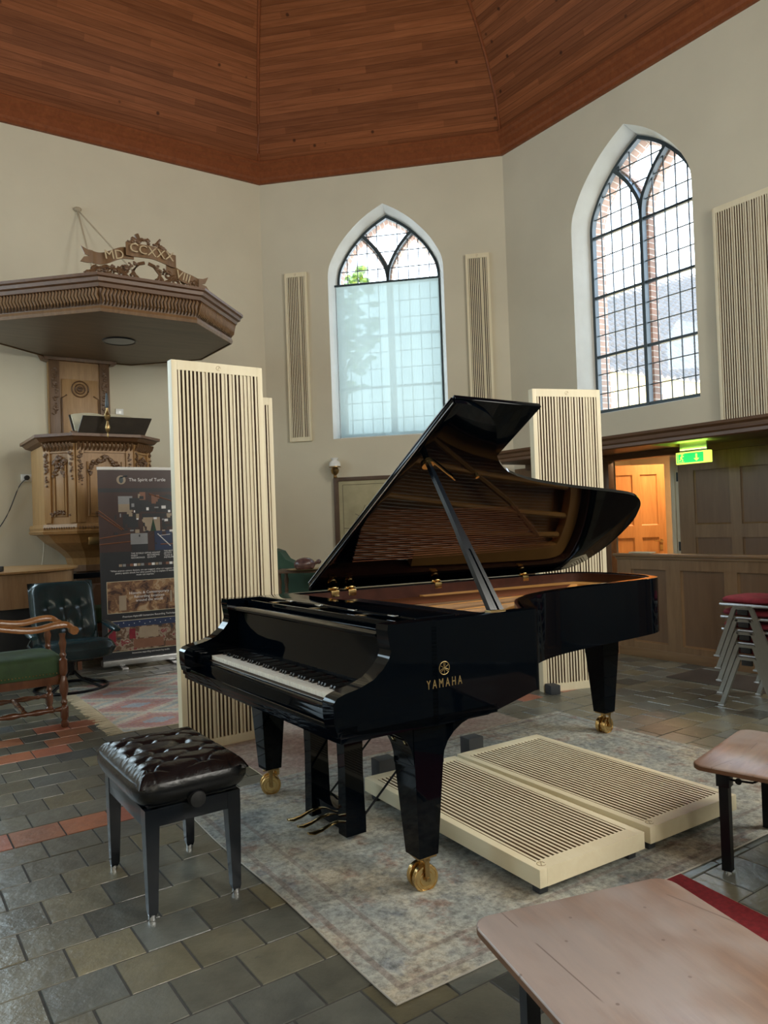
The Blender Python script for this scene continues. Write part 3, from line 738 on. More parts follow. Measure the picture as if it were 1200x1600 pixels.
# grey rug: near corner (-.012,2.148), x axis along (.835,.55), y axis along (-.55,.835)
xr = Vector((cos(rc), sin(rc))); yr = Vector((-xr.y, xr.x)); cn = Vector((-.012, 2.148)); hx_, hy_ = 1.34, .975
cc_ = cn+xr*hx_+yr*hy_
rug('distressed_rug', 'large grey distressed rug under the piano and the flat panels', 'rug_grey', cc_, rc, hx_, hy_, .0)
c2 = cn+xr*1.43+yr*2.60
rug('faded_rug', 'faded pinkish rug behind the grey rug under the far piano leg', 'rug_pink', c2, rc, .92, .64, .0, th=.006)
rug('kilim', 'colourful fringed kilim rug in pink, blue and cream beside the leather chair', 'kilim', Vector((-2.64, 6.12))+Vector((.79, -.10)), radians(2), .80, .92, .0, th=.006, fringe=True).rotation_euler = (0, 0, radians(34))
bpy.data.objects['kilim'].location = (-1.65, 6.33, 0)
t = rug('red_runner', 'dark red carpet runner under the low tables at the right', 'red_carpet', (1.02, 2.45), radians(-62.3), .55, .22, .0, th=.005)
t = rug('red_carpet_strip', 'narrow red carpet strip on the floor behind the kilim', 'red_carpet', (-1.75, 6.98), radians(34), .62, .09, .0, th=.005)

# ------------------------------------------------------------ grand piano
PA = atan2(-.8254, .5646)
piano = thing('grand_piano', 'black glossy concert grand piano with raised lid and brass casters', 'grand piano', (-.266, 3.339, 0), PA)
TILT = T(0, 0, .0024) @ RX(-.012)
def pp(mb, name, mat_, tilt=True, parent=None, smooth=35):
    return mb.build(name, mat_, parent or piano, TILT if (tilt and parent is None) else None, smooth)
tail = [(-.745, 2.10), (-.735, 2.25), (-.69, 2.36), (-.58, 2.42), (-.40, 2.44), (-.15, 2.40), (.01, 2.31), (.10, 2.18), (.145, 1.95), (.19, 1.55), (.24, 1.22), (.32, .98), (.42, .82), (.54, .70), (.66, .60), (.735, .535), (.745, .50)]
out_c = [(-.745, -.012), (-.745, 1.0)]+crom(tail, 4)+[(.745, .25), (.745, -.012)]
def offs(path, d):
    o_ = []
    for i, p in enumerate(path):
        a = Vector(path[max(i-1, 0)]); b_ = Vector(path[min(i+1, len(path)-1)]); e = (b_-a).normalized()
        o_.append((p[0]+e.y*d, p[1]-e.x*d))
    return o_
def ribbon(mb, outer, inner, zb, zt):
    rings = []
    for (x, y), (a, b_) in zip(outer, inner):
        z0 = zb(y, x) if callable(zb) else zb
        rings.append([(x, y, z0), (x, y, zt-.003), (x*.75+a*.25, y*.75+b_*.25, zt), (a, b_, zt), (a, b_, z0)])
    mb.loft(rings, True, True)
ins = offs(out_c, .05)
mb = MB(); ribbon(mb, out_c, ins, lambda y, x: .62 if y < .26 else (.64 if y < .5 else .675), 1.0); pp(mb, 'rim', 'black_lacquer')
in2 = offs(out_c, .052); in3 = offs(out_c, .070)
mb = MB(); ribbon(mb, in2[:-1], in3[:-1], .80, .992); pp(mb, 'inner_rim', 'mahogany')
mb = MB(); mb.prism([p for p in offs(out_c, .06)], .69, .72); pp(mb, 'soundboard_bottom', 'black_satin', smooth=0)
for k in range(4):
    mb = MB(); mb.box(-.60+.2*k, -.55+.2*k, .3, [2.2, 2.1, 1.4, .8][k], .63, .69); pp(mb, 'underside_beam', 'black_satin')
prof = [(.012, 1.0), (-.2, 1.0), (-.203, .98), (-.196, .935), (-.19, .905), (-.20, .88), (-.225, .85), (-.265, .82), (-.32, .80), (-.38, .788), (-.41, .778), (-.426, .76), (-.424, .70), (-.415, .665), (-.33, .645), (.012, .62)]
for sg in (-1, 1):
    mb = MB(); x0, x1 = sorted((sg*.745, sg*.672)); mb.prism(prof, x0, x1, 'x'); pp(mb, 'arm', 'black_lacquer')
    mb = MB(); x0, x1 = sorted((sg*.67, sg*.615)); mb.box(x0, x1, -.365, -.12, .70, .757, .006); pp(mb, 'key_block', 'black_lacquer')
mb = MB(); mb.box(-.745, .745, -.40, .30, .622, .66, .004); mb.box(-.745, .745, -.41, -.33, .645, .68, .004); pp(mb, 'keybed', 'black_lacquer')
mb = MB(); mb.prism([(-.355, .66), (-.355, .712), (-.345, .718), (-.325, .718), (-.325, .66)], -.67, .67, 'x'); pp(mb, 'key_slip', 'black_lacquer')
mb = MB(); mb.box(-.61, .61, -.32, -.06, .68, .718); pp(mb, 'key_frame', 'ash_dark')
KW = 1.216/52
mbk = MB(); mbk.box(-KW/2+.0006, KW/2-.0006, -.312, -.16, .721, .741, .0015)
wk = mbk.build('white_key', 'key_white', piano, TILT @ T(-.608+KW/2, 0, 0))
for i in range(1, 52):
    c_ = wk.copy(); COL.objects.link(c_); c_.parent = piano; c_.matrix_local = TILT @ T(-.608+KW*(i+.5), 0, 0)
mbk = MB(); mbk.prism([(-.263, .742), (-.256, .754), (-.16, .755), (-.16, .735), (-.263, .735)], -.0056, .0056, 'x'); bk = None
for i in range(51):
    if i % 7 in (1, 4): continue
    M_ = TILT @ T(-.608+KW*(i+1), 0, 0)
    if bk is None: bk = mbk.build('black_key', 'key_black', piano, M_)
    else: c_ = bk.copy(); COL.objects.link(c_); c_.parent = piano; c_.matrix_local = M_
mb = MB(); mb.box(-.61, .61, -.163, -.157, .735, .747); pp(mb, 'key_felt', 'red_felt')
mb = MB(); mb.prism([(-.158, .745), (-.150, .80), (-.150, .945), (-.135, .95), (-.135, .745)], -.668, .668, 'x'); pp(mb, 'fallboard', 'black_lacquer')
mb = MB(); mb.prism([(-.135, .94), (-.19, .945), (-.203, .953), (-.203, .962), (-.19, .969), (-.135, .967)], -.668, .668, 'x'); pp(mb, 'fallboard_edge', 'black_lacquer')
mb = MB(); mb.box(-.672, .672, -.10, -.075, .945, .992, .003); mb.box(-.672, .672, -.135, -.08, .93, .945); pp(mb, 'front_rail', 'black_lacquer')
mb = MB(); mb.box(-.672, .672, -.03, .16, .985, 1.004, .004); pp(mb, 'music_desk', 'black_lacquer')
mb = MB(); mb.box(-.672, .672, .15, .22, .90, .985, .003); pp(mb, 'desk_rail', 'black_lacquer')
for x in (-.45, -.05, .33):
    mb = MB(); mb.box(x-.02, x+.02, -.077, -.03, .958, .99, .002); pp(mb, 'desk_guide', 'brass_dark')
for x in (-.30, -.02, .26, .55):
    mb = MB(); mb.box(x-.025, x+.025, -.05, -.035, 1.0, 1.006, .001); pp(mb, 'desk_slide', 'chrome')
# harp plate, soundboard, strings, dampers, tuning pins
pin = [p for p in offs(out_c, .075) if p[1] > .2]; pin = [(pin[0][0], .22)]+pin+[(pin[-1][0], .22)]
mb = MB(); mb.prism(pin, .81, .83); pp(mb, 'soundboard', 'soundboard', smooth=0)
pout = [p for p in offs(out_c, .078) if p[1] > .2]; pinn = [p for p in offs(out_c, .17) if True]
pinn = [b_ for a_, b_ in zip(offs(out_c, .078), offs(out_c, .17)) if a_[1] > .2]
mb = MB(); mb.loft([[(a[0], a[1], .865), (a[0], a[1], .935), (b_[0], b_[1], .925), (b_[0], b_[1], .865)] for a, b_ in zip(pout, pinn)], True, True)
mb.box(-.66, .66, .22, .42, .865, .90)
for (xa, ya, xb, yb) in ((-.45, .4, -.50, 2.25), (-.22, .4, -.36, 2.28), (.02, .4, -.15, 2.2), (.28, .4, .05, 1.85), (.50, .4, .42, .62)):
    mb.tube([(xa, ya, .90), (xb, yb, .90)], .020, 8)
pp(mb, 'iron_plate', 'gold_plate')
mb = MB()
for x, y in ((.60, .50), (.53, .60)): mb.cyl((x, y-.12, .901), .036, .004, 24)
pp(mb, 'plate_hole', 'black_satin')
mb = MB()
for i in range(60):
    f_ = i/59; x0 = -.62+1.24*f_; vm = [(-.7, 2.2), (.0, 2.1), (.10, 1.7), (.18, 1.3), (.27, .95), (.37, .74), (.48, .60), (.56, .52), (.7, .45)]
    xe = x0-.10*(1-f_); ye = next((a1+(b1-a1)*(xe-a0)/(b0-a0) for (a0, a1), (b0, b1) in zip(vm, vm[1:]) if a0 <= xe <= b0), .5)
    mb.tube([(x0, .30, .918), (xe, ye-.05, .915)], .0011, 4, cap=False)
o_ = pp(mb, 'strings', 'steel_string', smooth=0)
mb = MB()
for i in range(22):
    f_ = i/21; mb.tube([(-.64+.3*f_, .30, .93), (-.28+.30*f_-.3, 2.2-.02*i, .925)], .002, 4, cap=False)
pp(mb, 'bass_strings', 'copper_string', smooth=0)
mb = MB()
for i in range(80): mb.cyl((-.63+1.26*i/79, .26+.02*(i % 3), .925), .003, .05, 6)
pp(mb, 'tuning_pins', 'chrome', smooth=0)
mb = MB()
for i in range(64): x = -.62+1.0*i/63; mb.box(x-.005, x+.005, .46, .56, .925, .95)
pp(mb, 'dampers', 'black_satin', smooth=0)
mb = MB(); mb.box(-.63, .45, .455, .565, .919, .925); pp(mb, 'damper_felt', 'red_felt', smooth=0)
mb = MB(); mb.tube([(-.5, 2.05, .905), (-.25, 1.7, .905), (-.05, 1.3, .905), (.10, 1.0, .905), (.28, .72, .905)], .018, 6); pp(mb, 'bridge', 'soundboard')
# lid
AL = radians(33); HU, HZ = -.705, 1.022
LM = TILT @ T(HU, 0, HZ) @ RY(-AL)           # local x along the opened lid, y = v, z up-normal
lidc = [(1.495, .30), (1.495, .36), (1.478, .43), (1.43, .54), (1.34, .64), (1.21, .735), (1.12, .83), (1.045, .96), (.985, 1.17), (.935, 1.5), (.90, 1.85), (.865, 2.10), (.80, 2.24), (.70, 2.33), (.55, 2.41), (.30, 2.45), (.10, 2.41), (.02, 2.34), (-.02, 2.22), (-.035, 2.0)]
lido = [(-.03, .30)]+crom(lidc, 4)
lido = [(-.035, .30)]+crom(lidc, 4)+[(-.035, 1.2)]
mb = MB(); mb.prism(lido, 0, .02, bev=.003); lid = mb.build('lid', 'black_lacquer', piano, LM)
mb = MB(); mb.box(-.03, 1.50, .305, .80, .022, .042, .003); flap = mb.build('front_lid_flap', 'black_lacquer', piano, LM)
mb = MB(); mb.box(-.0, 1.49, .294, .300, .004, .036, .001); h_ = mb.build('lid_hinge_strip', 'black_lacquer', piano, LM)
mb = MB(); mb.tube([(-.0, .291, .033), (1.49, .291, .033)], .0022, 6); mb.tube([(-.0, .291, .008), (1.49, .291, .008)], .0022, 6); mb.build('lid_edge_highlight', 'chrome', piano, LM)  # thin bright lines stand in for highlights along the lid's front edge
mb = MB(); mb.cyl((1.10, .40, -.006), .03, .012, 20); mb.cyl((1.02, .75, -.006), .010, .012, 14)
mb.tube([(1.12, .42, -.012), (1.0, .62, -.014)], .004, 6); h_ = mb.build('prop_socket', 'brass', piano, LM)
for v_ in (.43, .54, 1.15, 1.88):
    mb = MB(); mb.box(-.697, -.672, v_-.025, v_+.025, .965, .999, .002); mb.tube([(-.70, v_-.03, 1.008), (-.70, v_+.03, 1.008)], .009, 8); mb.ball((-.685, v_, 1.014), .016, .02, .012, 2); pp(mb, 'lid_hinge', 'brass')
# prop stick
foot = Vector((.705, .34, 1.0)); top_ = Vector((HU, .405, HZ)) + Vector((cos(AL)*1.10, 0, sin(AL)*1.10))
ax = (top_-foot); Lp = ax.length; ax.normalize(); sd = Vector((0, 1, 0)); sd = (sd-ax*sd.dot(ax)).normalized(); nn_ = ax.cross(sd)
PM = TILT @ Matrix(((ax.x, sd.x, nn_.x, foot.x), (ax.y, sd.y, nn_.y, foot.y), (ax.z, sd.z, nn_.z, foot.z), (0, 0, 0, 1)))
mb = MB(); w0, w1, w2 = .034, .021, .011
for sg in (-1, 1):
    mb.prism([(0, sg*w0), (0, sg*.012), (.30, sg*.006), (.33, sg*w1)][::sg], -.011, .011)
mb.prism([(0, -.006), (0, .006), (.30, .0035), (.30, -.0035)], -.006, .006)
mb.prism([(.30, -.0215), (.36, -.020), (.42, -w2-.004), (Lp, -w2*.8), (Lp, w2*.8), (.42, w2+.004), (.36, .020), (.30, .0215)], -.0105, .0105)
mb.build('lid_prop', 'black_wood', piano, PM)
mb = MB(); mb.box(.685, .72, .30, .38, .996, 1.006, .002); pp(mb, 'prop_base', 'brass_dark')
# logo on the treble side
em = MB()
em.tube([(.0325*cos(a*pi/16), 0, .0325*sin(a*pi/16)) for a in range(33)], .0022, 6, False)
for k in range(3):
    a = radians(90+120*k); dx, dz = cos(a), sin(a)
    em.tube([(0, 0, 0), (dx*.012, 0, dz*.012)], .0022, 5)
    for s2 in (-1, 1):
        px, pz = -dz*s2, dx*s2
        em.tube([(dx*.008, 0, dz*.008), (dx*.011+px*.004, 0, dz*.011+pz*.004), (dx*.028+px*.004, 0, dz*.028+pz*.004)], .0017, 5)
    em.tube([(0, 0, 0), (-dx*.028, 0, -dz*.028)], .0015, 5)
LG = TILT @ T(.7462, .043, .822) @ RZ(pi/2) @ Matrix.Scale(.72, 4)
em.build('emblem', 'letter_gold', piano, LG)
text('YAMAHA', .034, 'letter_gold', piano, TILT @ T(.7458, .043, .768) @ RZ(pi/2) @ XZ @ Matrix.Diagonal((.86, 1.35, 1, 1)), 'maker_lettering', .0008, sx=1.6)
# legs
def leg(x, y, zt, zb=.135, brk=None, wt=.066, wb=.043):
    mb = MB()
    mb.loft([[(x-w, y-w, z), (x+w, y-w, z), (x+w, y+w, z), (x-w, y+w, z)] for w, z in ((wb, zb), (wt*.97, zt-.16), (wt, zt-.15), (wt, zt))])
    if brk:
        a, b_ = brk; ar = [(y-wt-a*(1-cos(t*pi/12)), zt-.15+.14*sin(t*pi/12)) for t in range(7)]; br_ = [(y+wt+b_*(1-cos(t*pi/12)), zt-.15+.14*sin(t*pi/12)) for t in range(7)]
        mb.prism([(y-wt, zt-.15)]+ar[1:]+[(y-wt-a, zt), (y+wt+b_, zt)]+br_[::-1][:-1]+[(y+wt, zt-.15)], x-wt*.96, x+wt*.96, 'x')
    L_ = mb.build('leg', 'black_lacquer', piano, smooth=30)
    return L_
def caster(x, y, zt, ang, leg_o):
    M_ = T(x, y, 0) @ RZ(ang)
    mb = MB(); mb.box(-.040, .040, -.040, .040, zt-.007, zt, .002)
    mb.box(-.008, .010, .036, .041, .045, zt-.004, .002); mb.box(-.012, .014, .0, .041, zt-.018, zt-.005, .002)
    mb.box(-.006, .006, -.006, .006, .05, zt-.004)
    mb.cyl((.0, .004, .052), .008, .082, 12, 'y')
    f_ = mb.build('caster', 'brass_dark', piano, M_)
    for yy in (-.024, .018):
        mb = MB(); mb.lathe([(.010, -.012), (.026, -.013), (.028, -.010), (.040, -.010), (.042, -.013), (.048, -.012), (.0505, -.008), (.0505, .008), (.048, .012), (.042, .013), (.040, .010), (.028, .010), (.026, .013), (.010, .012)], 32, T(0, yy, .0505) @ RX(-pi/2)); mb.build('wheel', 'brass', f_, smooth=25)
    mb = MB(); mb.box(-.052, -.022, -.042, -.030, zt-.055, zt-.008, .005); mb.build('brake_lever', 'brass', f_)
    return f_
lg1 = leg(.64, 0, .625, brk=(.10, .19)); lg2 = leg(-.64, 0, .625, brk=(.10, .19)); lg3 = leg(-.247, 2.10, .655, .135, brk=(.05, .05), wt=.072, wb=.045)
caster(.64, 0, .135, radians(-98), lg1); caster(-.64, 0, .135, radians(-108), lg2); caster(-.247, 2.1, .135, radians(-85), lg3)
# lyre
for x in (-.20, .10):
    mb = MB(); mb.loft([[(x-w, y0, z), (x+w, y0, z), (x+w, y1, z), (x-w, y1, z)] for w, y0, y1, z in ((.032, -.02, .08, .03), (.030, -.015, .075, .3), (.034, -.02, .08, .635))]); mb.build('lyre_post', 'black_lacquer', piano, smooth=30)
mb = MB(); mb.box(-.22, .12, .0, .09, .035, .115, .004); mb.build('lyre_box', 'black_lacquer', piano)
mb = MB(); mb.box(-.27, .17, -.03, .12, .60, .632, .004); mb.build('lyre_top_block', 'black_lacquer', piano)
for x in (-.145, -.05, .045):
    mb = MB(); mb.loft([[(x+cos(a*pi/5)*w, y, z+sin(a*pi/5)*h) for a in range(10)] for y, z, w, h in ((.02, .072, .008, .006), (-.04, .068, .010, .005), (-.09, .054, .014, .005), (-.13, .050, .017, .006), (-.155, .056, .012, .005))]); mb.build('pedal', 'brass', piano)
for (a, b_) in (((.11, .07, .08), (.20, .62, .64)), ((-.20, .07, .08), (-.12, .62, .64))):
    mb = MB(); mb.tube([a, b_], .005, 8); mb.build('lyre_brace', 'black_satin', piano)

# ------------------------------------------------------------ piano bench
BM = Matrix.Translation((-.872, 2.957, 0)) @ RZ(PA)
bench = thing('piano_bench', 'black adjustable piano bench with buttoned leather seat in front of the keyboard', 'bench', M=BM)
for sx_ in (-1, 1):
    for sy_ in (-1, 1):
        mb = MB(); x, y = sx_*.247, sy_*.157
        mb.loft([[(x-sx_*a, y-sy_*a, z), (x+sx_*w, y-sy_*a, z), (x+sx_*w, y+sy_*w, z), (x-sx_*a, y+sy_*w, z)] for a, w, z in ((.012, .012, .014), (.018, .015, .03), (.030, .020, .33), (.030, .020, .385))])
        lo = mb.build('leg', 'black_wood', bench, smooth=30)
        mb = MB(); mb.cyl((x, y, .009), .014, .018, 14); mb.build('glide', 'chrome', lo)
mb = MB()
for sg in (-1, 1):
    mb.box(-.235, .235, sg*.165-.011, sg*.165+.011, .322, .385, .002); mb.box(sg*.255-.011, sg*.255+.011, -.15, .15, .322, .385, .002)
mb.build('apron', 'black_wood', bench)
mb = MB(); mb.tube([(-.20, -.10, .36), (.16, -.10, .43)], .010, 6); mb.tube([(.20, -.10, .36), (-.16, -.10, .43)], .010, 6); mb.tube([(-.20, .10, .36), (.16, .10, .43)], .010, 6); mb.tube([(.20, .10, .36), (-.16, .10, .43)], .010, 6); mb.tube([(-.27, 0, .40), (.31, 0, .40)], .008, 8)
mb.build('lift_mechanism', 'black_satin', bench)
mb = MB(); mb.lathe([(.012, 0), (.030, .004), (.032, .02), (.028, .035), (.008, .04)], 24, T(.277, -.0, .40) @ RY(pi/2)); mb.build('height_knob', 'black_plastic', bench)
def seat_top(hx, hy, zt, hgt, nx, ny, dep):
    def fn(a, b_):
        x = -1+2*a; y = -1+2*b_
        px = math.copysign(abs(x)**.8, x); py = math.copysign(abs(y)**.8, y)
        edge = max(abs(x), abs(y)); k = max(0, 1-edge**5)
        z = zt-.05*(edge**7)-.012*edge**2
        best = 0; seam = 0
        for i in range(nx):
            for j in range(ny):
                ox = .5 if j % 2 else 0
                bx = -.72+1.44*(i+ox)/(nx-1) if nx > 1 else 0; by = -.62+1.24*j/(ny-1)
                if bx > .8: continue
                d2 = ((x-bx)*hx)**2+((y-by)*hy)**2; best = max(best, math.exp(-d2/.00035))
                
        fx = (x+.72)/1.44*(nx-1); fy = (y+.62)/1.24*(ny-1)
        d1 = abs(((fx+fy*.5) % 1)-.5)*2; d2_ = abs(((fx-fy*.5) % 1)-.5)*2
        fold = max(max(0, (d1-.8)/.2), max(0, (d2_-.8)/.2))
        ins_ = 1 if edge < .80 else max(0, 1-(edge-.80)/.15)
        edgefold = (max(0, (abs(((fx) % 1)-.5)*2-.85)/.15) if abs(y) > .78 else 0)+(max(0, (abs((fy % 1)-.5)*2-.85)/.15) if abs(x) > .82 else 0)
        z -= dep*best*ins_+dep*.45*fold*ins_+.004*edgefold
        return (px*hx, py*hy, z)
    return fn
SH = .532
mb = MB(); mb.grid(seat_top(.298, .203, SH, .1, 5, 4, .016), 84, 64)
def sq(hx, hy, z, n=80, p=7):
    o_ = []
    for i in range(n):
        a = 2*pi*i/n; c_, s_ = cos(a), sin(a); r_ = (abs(c_)**p+abs(s_)**p)**(-1/p); o_.append((hx*r_*c_, hy*r_*s_, z))
    return o_
rings = [sq(.290, .195, SH-.055), sq(.304, .209, SH-.050), sq(.313, .218, SH-.068), sq(.311, .216, SH-.09), sq(.299, .205, SH-.115), sq(.284, .192, SH-.13), sq(.26, .17, SH-.132)]
mb.loft(rings, True, True); mb.build('seat_cushion', 'leather_black', bench, smooth=70)
mb = MB(); mb.box(-.26, .26, -.165, .165, SH-.142, SH-.131); mb.build('seat_board', 'black_wood', bench)

# ------------------------------------------------------------ low tables
def low_table(label, P_, xd, w, d, z, legs, M=None):
    xd = Vector(xd).normalized(); yd = Vector((-xd.y, xd.x))
    t = thing('low_table', label, 'table', M=Matrix(((xd.x, yd.x, 0, P_[0]), (xd.y, yd.y, 0, P_[1]), (0, 0, 1, 0), (0, 0, 0, 1))))
    def rr(e, r=.05):
        o_ = []
        for cx, cy, a0 in ((w-r, d-r, 0), (r, d-r, 90), (r, r, 180), (w-r, r, 270)):
            for k in range(6): a = radians(a0+18*k); o_.append((cx+(r-e)*cos(a), cy+(r-e)*sin(a)))
        return o_
    mb = MB(); mb.loft([[(x, y, zz) for x, y in rr(e)] for e, zz in ((.004, z-.022), (.0, z-.019), (.0, z-.005))]); 
    mb.build('edge_band', 'table_edge', t, smooth=50)
    mb = MB(); mb.loft([[(x, y, zz) for x, y in rr(e)] for e, zz in ((.0, z-.005), (.001, z-.002), (.004, z))]); mb.build('tabletop', 'table_top', t, smooth=50)
    for (x, y) in legs:
        mb = MB(); mb.loft([[(x+sx_*.017, y+sy_*.017, zz) for sx_, sy_ in ((-1, -1), (1, -1), (1, 1), (-1, 1))] for zz in (.01, z-.022)])
        mb.box(x-.024, x+.024, y-.024, y+.024, z-.075, z-.022, .002); L_ = mb.build('leg', 'black_satin', t, smooth=30)
        mb = MB(); mb.cyl((x, y, .006), .015, .012, 12); mb.build('glide', 'chrome', L_)
    mb = MB(); mb.tube([(legs[0][0], legs[0][1], z-.05), (legs[0][0]+.10, legs[0][1]+.0, z-.045), (legs[0][0]+.14, legs[0][1], z-.022)], .004, 6); mb.cyl((legs[0][0]+.05, legs[0][1], z-.05), .012, .006, 12, 'y'); mb.build('folding_catch', 'black_satin', t)
    return t
# table 1: left corner (.171,1.83), far corner (.70,2.00); second side towards the camera's right
TZ = .40
low_table('low folding table with scratched brown top in the near right corner', (.495, .885), (.945, .325), .57, 1.0, TZ, [(.09, .88), (.47, .88), (.09, .12), (.47, .12)])
low_table('low folding table with scratched pale brown top, cut off by the right edge', (1.13, 2.895), (.736, -.677), 1.0, .60, TZ, [(.11, .05), (.89, .05), (.11, .55), (.89, .55)])

# ------------------------------------------------------------ stacked chairs
CM = Matrix.Translation((2.612, 5.253, 0))
def stack_chair(label, z):
    # local x = width along v, y = facing (-u): right handed => rotate
    fy = Vector((-.5646, .8254)); fx = Vector((fy.y, -fy.x))
    M_ = Matrix(((fx.x, fy.x, 0, 2.612), (fx.y, fy.y, 0, 5.253), (0, 0, 1, z), (0, 0, 0, 1)))
    t = thing('stacking_chair', label, 'chair', M=M_, group='stacked chairs')
    for sx_ in (-1, 1):
        x = sx_*.235
        mb = MB()
        for sg in (-1, 1):
            mb.loft([[(x-.010, y-.016, zz), (x+.010, y-.016, zz), (x+.010, y+.016, zz), (x-.010, y+.016, zz)] for y, zz in ((sg*.195, .012), (sg*.06, .345), (sg*.045, .36))])
        mb.box(x-.010, x+.010, -.06, .06, .340, .36, .003)
        L_ = mb.build('side_frame', 'grey_metal', t)
        mb = MB(); mb.box(x-.012, x+.012, -.035, .035, .305, .340, .002); mb.build('frame_coupler', 'black_plastic', L_)
        for sg in (-1, 1):
            mb = MB(); mb.box(x-.013, x+.013, sg*.197-.024, sg*.197+.024, 0, .012, .003); mb.build('foot_cap', 'alu', L_)
    mb = MB(); mb.grid(lambda a, b_: (-.22+.44*a, -.20+.41*b_, .372+.02*(2*a-1)**2-.01*sin(pi*b_)), 10, 10)
    mb.grid(lambda a, b_: ((-.22+.44*a)*(1-.15*b_), -.20-.16*sin(b_*1.3), .372+.02*(2*a-1)**2+.40*b_**1.3), 10, 12)
    mb.build('shell', 'black_plastic', t)
    mb = MB(); mb.tube([(-.225, .17, .366), (-.225, -.17, .366), (-.225, -.26, .40), (-.215, -.30, .50), (-.20, -.34, .72)], .011, 8); mb.tube([(.225, .17, .366), (.225, -.17, .366), (.225, -.26, .40), (.215, -.30, .50), (.20, -.34, .72)], .011, 8); mb.build('seat_rail', 'alu', t)
    mb = MB(); mb.loft([[(x*s_, y*s_+.01, zz) for x, y, _ in sq(.21, .205, 0, 40, 4)] for s_, zz in ((.96, .376), (1.0, .388), (.98, .402), (.90, .412), (.6, .414))]); mb.build('seat_pad', 'seat_red', t, smooth=60)
    return t
pos = ['at the bottom', 'second from the bottom', 'in the middle', 'second from the top', 'at the top']
ch0 = stack_chair('red cushioned chair with grey metal frame at the bottom of the stack', 0)
for i in range(1, 5):
    M_ = Matrix.Translation((-.004*i, 0, .086*i)) @ ch0.matrix_basis
    dup(ch0, M=M_, label='red cushioned chair with grey metal frame, '+pos[i]+' of the stack')

# ------------------------------------------------------------ right side: box pew, alcove panelling, canopy, door, exit sign
def panelled(mb_f, mb_p, x0, x1, z0, z1, y0, cols, rows, st=.07, th=.04, rec=.022):
    """framed panelling; front at y0 facing -y. cols: list of panel x-intervals, rows: list of z-intervals"""
    xs = [x0]+[v for c in cols for v in c]+[x1]; zs = [z0]+[v for r in rows for v in r]+[z1]
    for i in range(0, len(xs), 2): mb_f.box(xs[i], xs[i+1], y0, y0+th, z0, z1)
    for c in cols:
        for i in range(0, len(zs), 2): mb_f.box(c[0], c[1], y0+.001, y0+th, zs[i], zs[i+1])
        for r in rows:
            MB().box(c[0], c[1], y0+rec, y0+th-.004, r[0], r[1]).build('panel', mb_p[1], mb_p[0], smooth=0)
            mb_f.prism([(y0+rec, r[0]), (y0+rec-.012, r[0]), (y0+rec, r[0]+.014)], c[0], c[1], 'x')
            for xx, s_ in ((c[0], 1), (c[1], -1)):
                mb_f.prism([(xx, y0+rec), (xx, y0+rec-.012), (xx+s_*.014, y0+rec)], r[0], r[1], 'z')
PF = fr(K2, -rd)
pew = thing('box_pew', 'brown oak panelled box pew front with flat top rail below the exit sign', 'pew', M=PF @ T(0, 6.056-7.43, 0))
mf, mp = MB(), (pew, 'pew_panel')
cols = [(2.92, 3.30), (3.45, 3.87), (3.99, 4.42), (4.56, 4.98), (5.12, 5.6)]
panelled(mf, mp, 2.76, 5.8, .0, .95, 0, cols, [(.14, .83)], th=.04)
mf.box(2.76, 2.80, .04, .45, 0, .95)
mf.build('frame', 'pew_oak', pew, smooth=0)
mb = MB(); mb.box(2.73, 5.82, -.03, .07, .95, .98, .006); mb.box(2.75, 5.8, -.012, .0, .925, .95, .003); mb.build('top_rail', 'pew_oak_h', pew)
mb = MB(); mb.box(2.76, 5.8, -.012, 0, 0, .085, .003); mb.build('plinth', 'pew_oak_h', pew)
wains = thing('wall_panelling', 'brown oak wall panelling behind the pew, around the open doorway', 'panelling', M=PF @ T(0, -.09, 0))
mf, mp = MB(), (wains, 'pew_panel')
cw_ = [(2.785, 3.19), (3.31, 3.72), (3.84, 4.25), (4.37, 4.78), (4.9, 5.3), (5.42, 5.8)]
panelled(mf, mp, 2.60, 5.95, 0, 2.02, 0, cw_, [(.15, 1.08), (1.22, 1.80)], th=.06)
panelled(mf, mp, .10, 1.70, 0, 2.02, 0, [(.20, .60), (.72, 1.08), (1.20, 1.58)], [(.15, 1.08), (1.22, 1.80)], th=.06)
mf.build('frame', 'pew_oak', wains, smooth=0)
can = thing('alcove_canopy', 'long dark oak canopy with moulded cornice above the pew and doorway', 'canopy', M=PF)
CY = 6.35-7.43
mb = MB(); mb.prism([(CY+.02, 2.03), (CY, 2.04), (CY, 2.07), (CY-.015, 2.085), (CY-.02, 2.12), (CY-.045, 2.14), (CY-.05, 2.165), (CY+.06, 2.165), (CY+.06, 2.03)], .35, 5.95, 'x'); mb.build('cornice', 'oak_dark_h', can, smooth=0)
mb = MB(); mb.box(.35, 5.95, CY+.05, -.005, 2.06, 2.10); mb.build('soffit', 'oak_soffit', can, smooth=0)
mb = MB()
for x in (1.65, 2.85, 4.05, 5.25): mb.box(x-.03, x+.03, CY+.06, -.03, 2.035, 2.06)
mb.build('soffit_batten', 'oak_dark_h', can, smooth=0)
mb = MB(); mb.box(.35, 5.95, -.14, -.005, 1.99, 2.06); mb.build('back_beam', 'oak_dark_h', can, smooth=0)
mb = MB(); mb.box(1.63, 1.70, -.13, -.03, 0, 2.0, .004); mb.build('post', 'oak_dark', can)
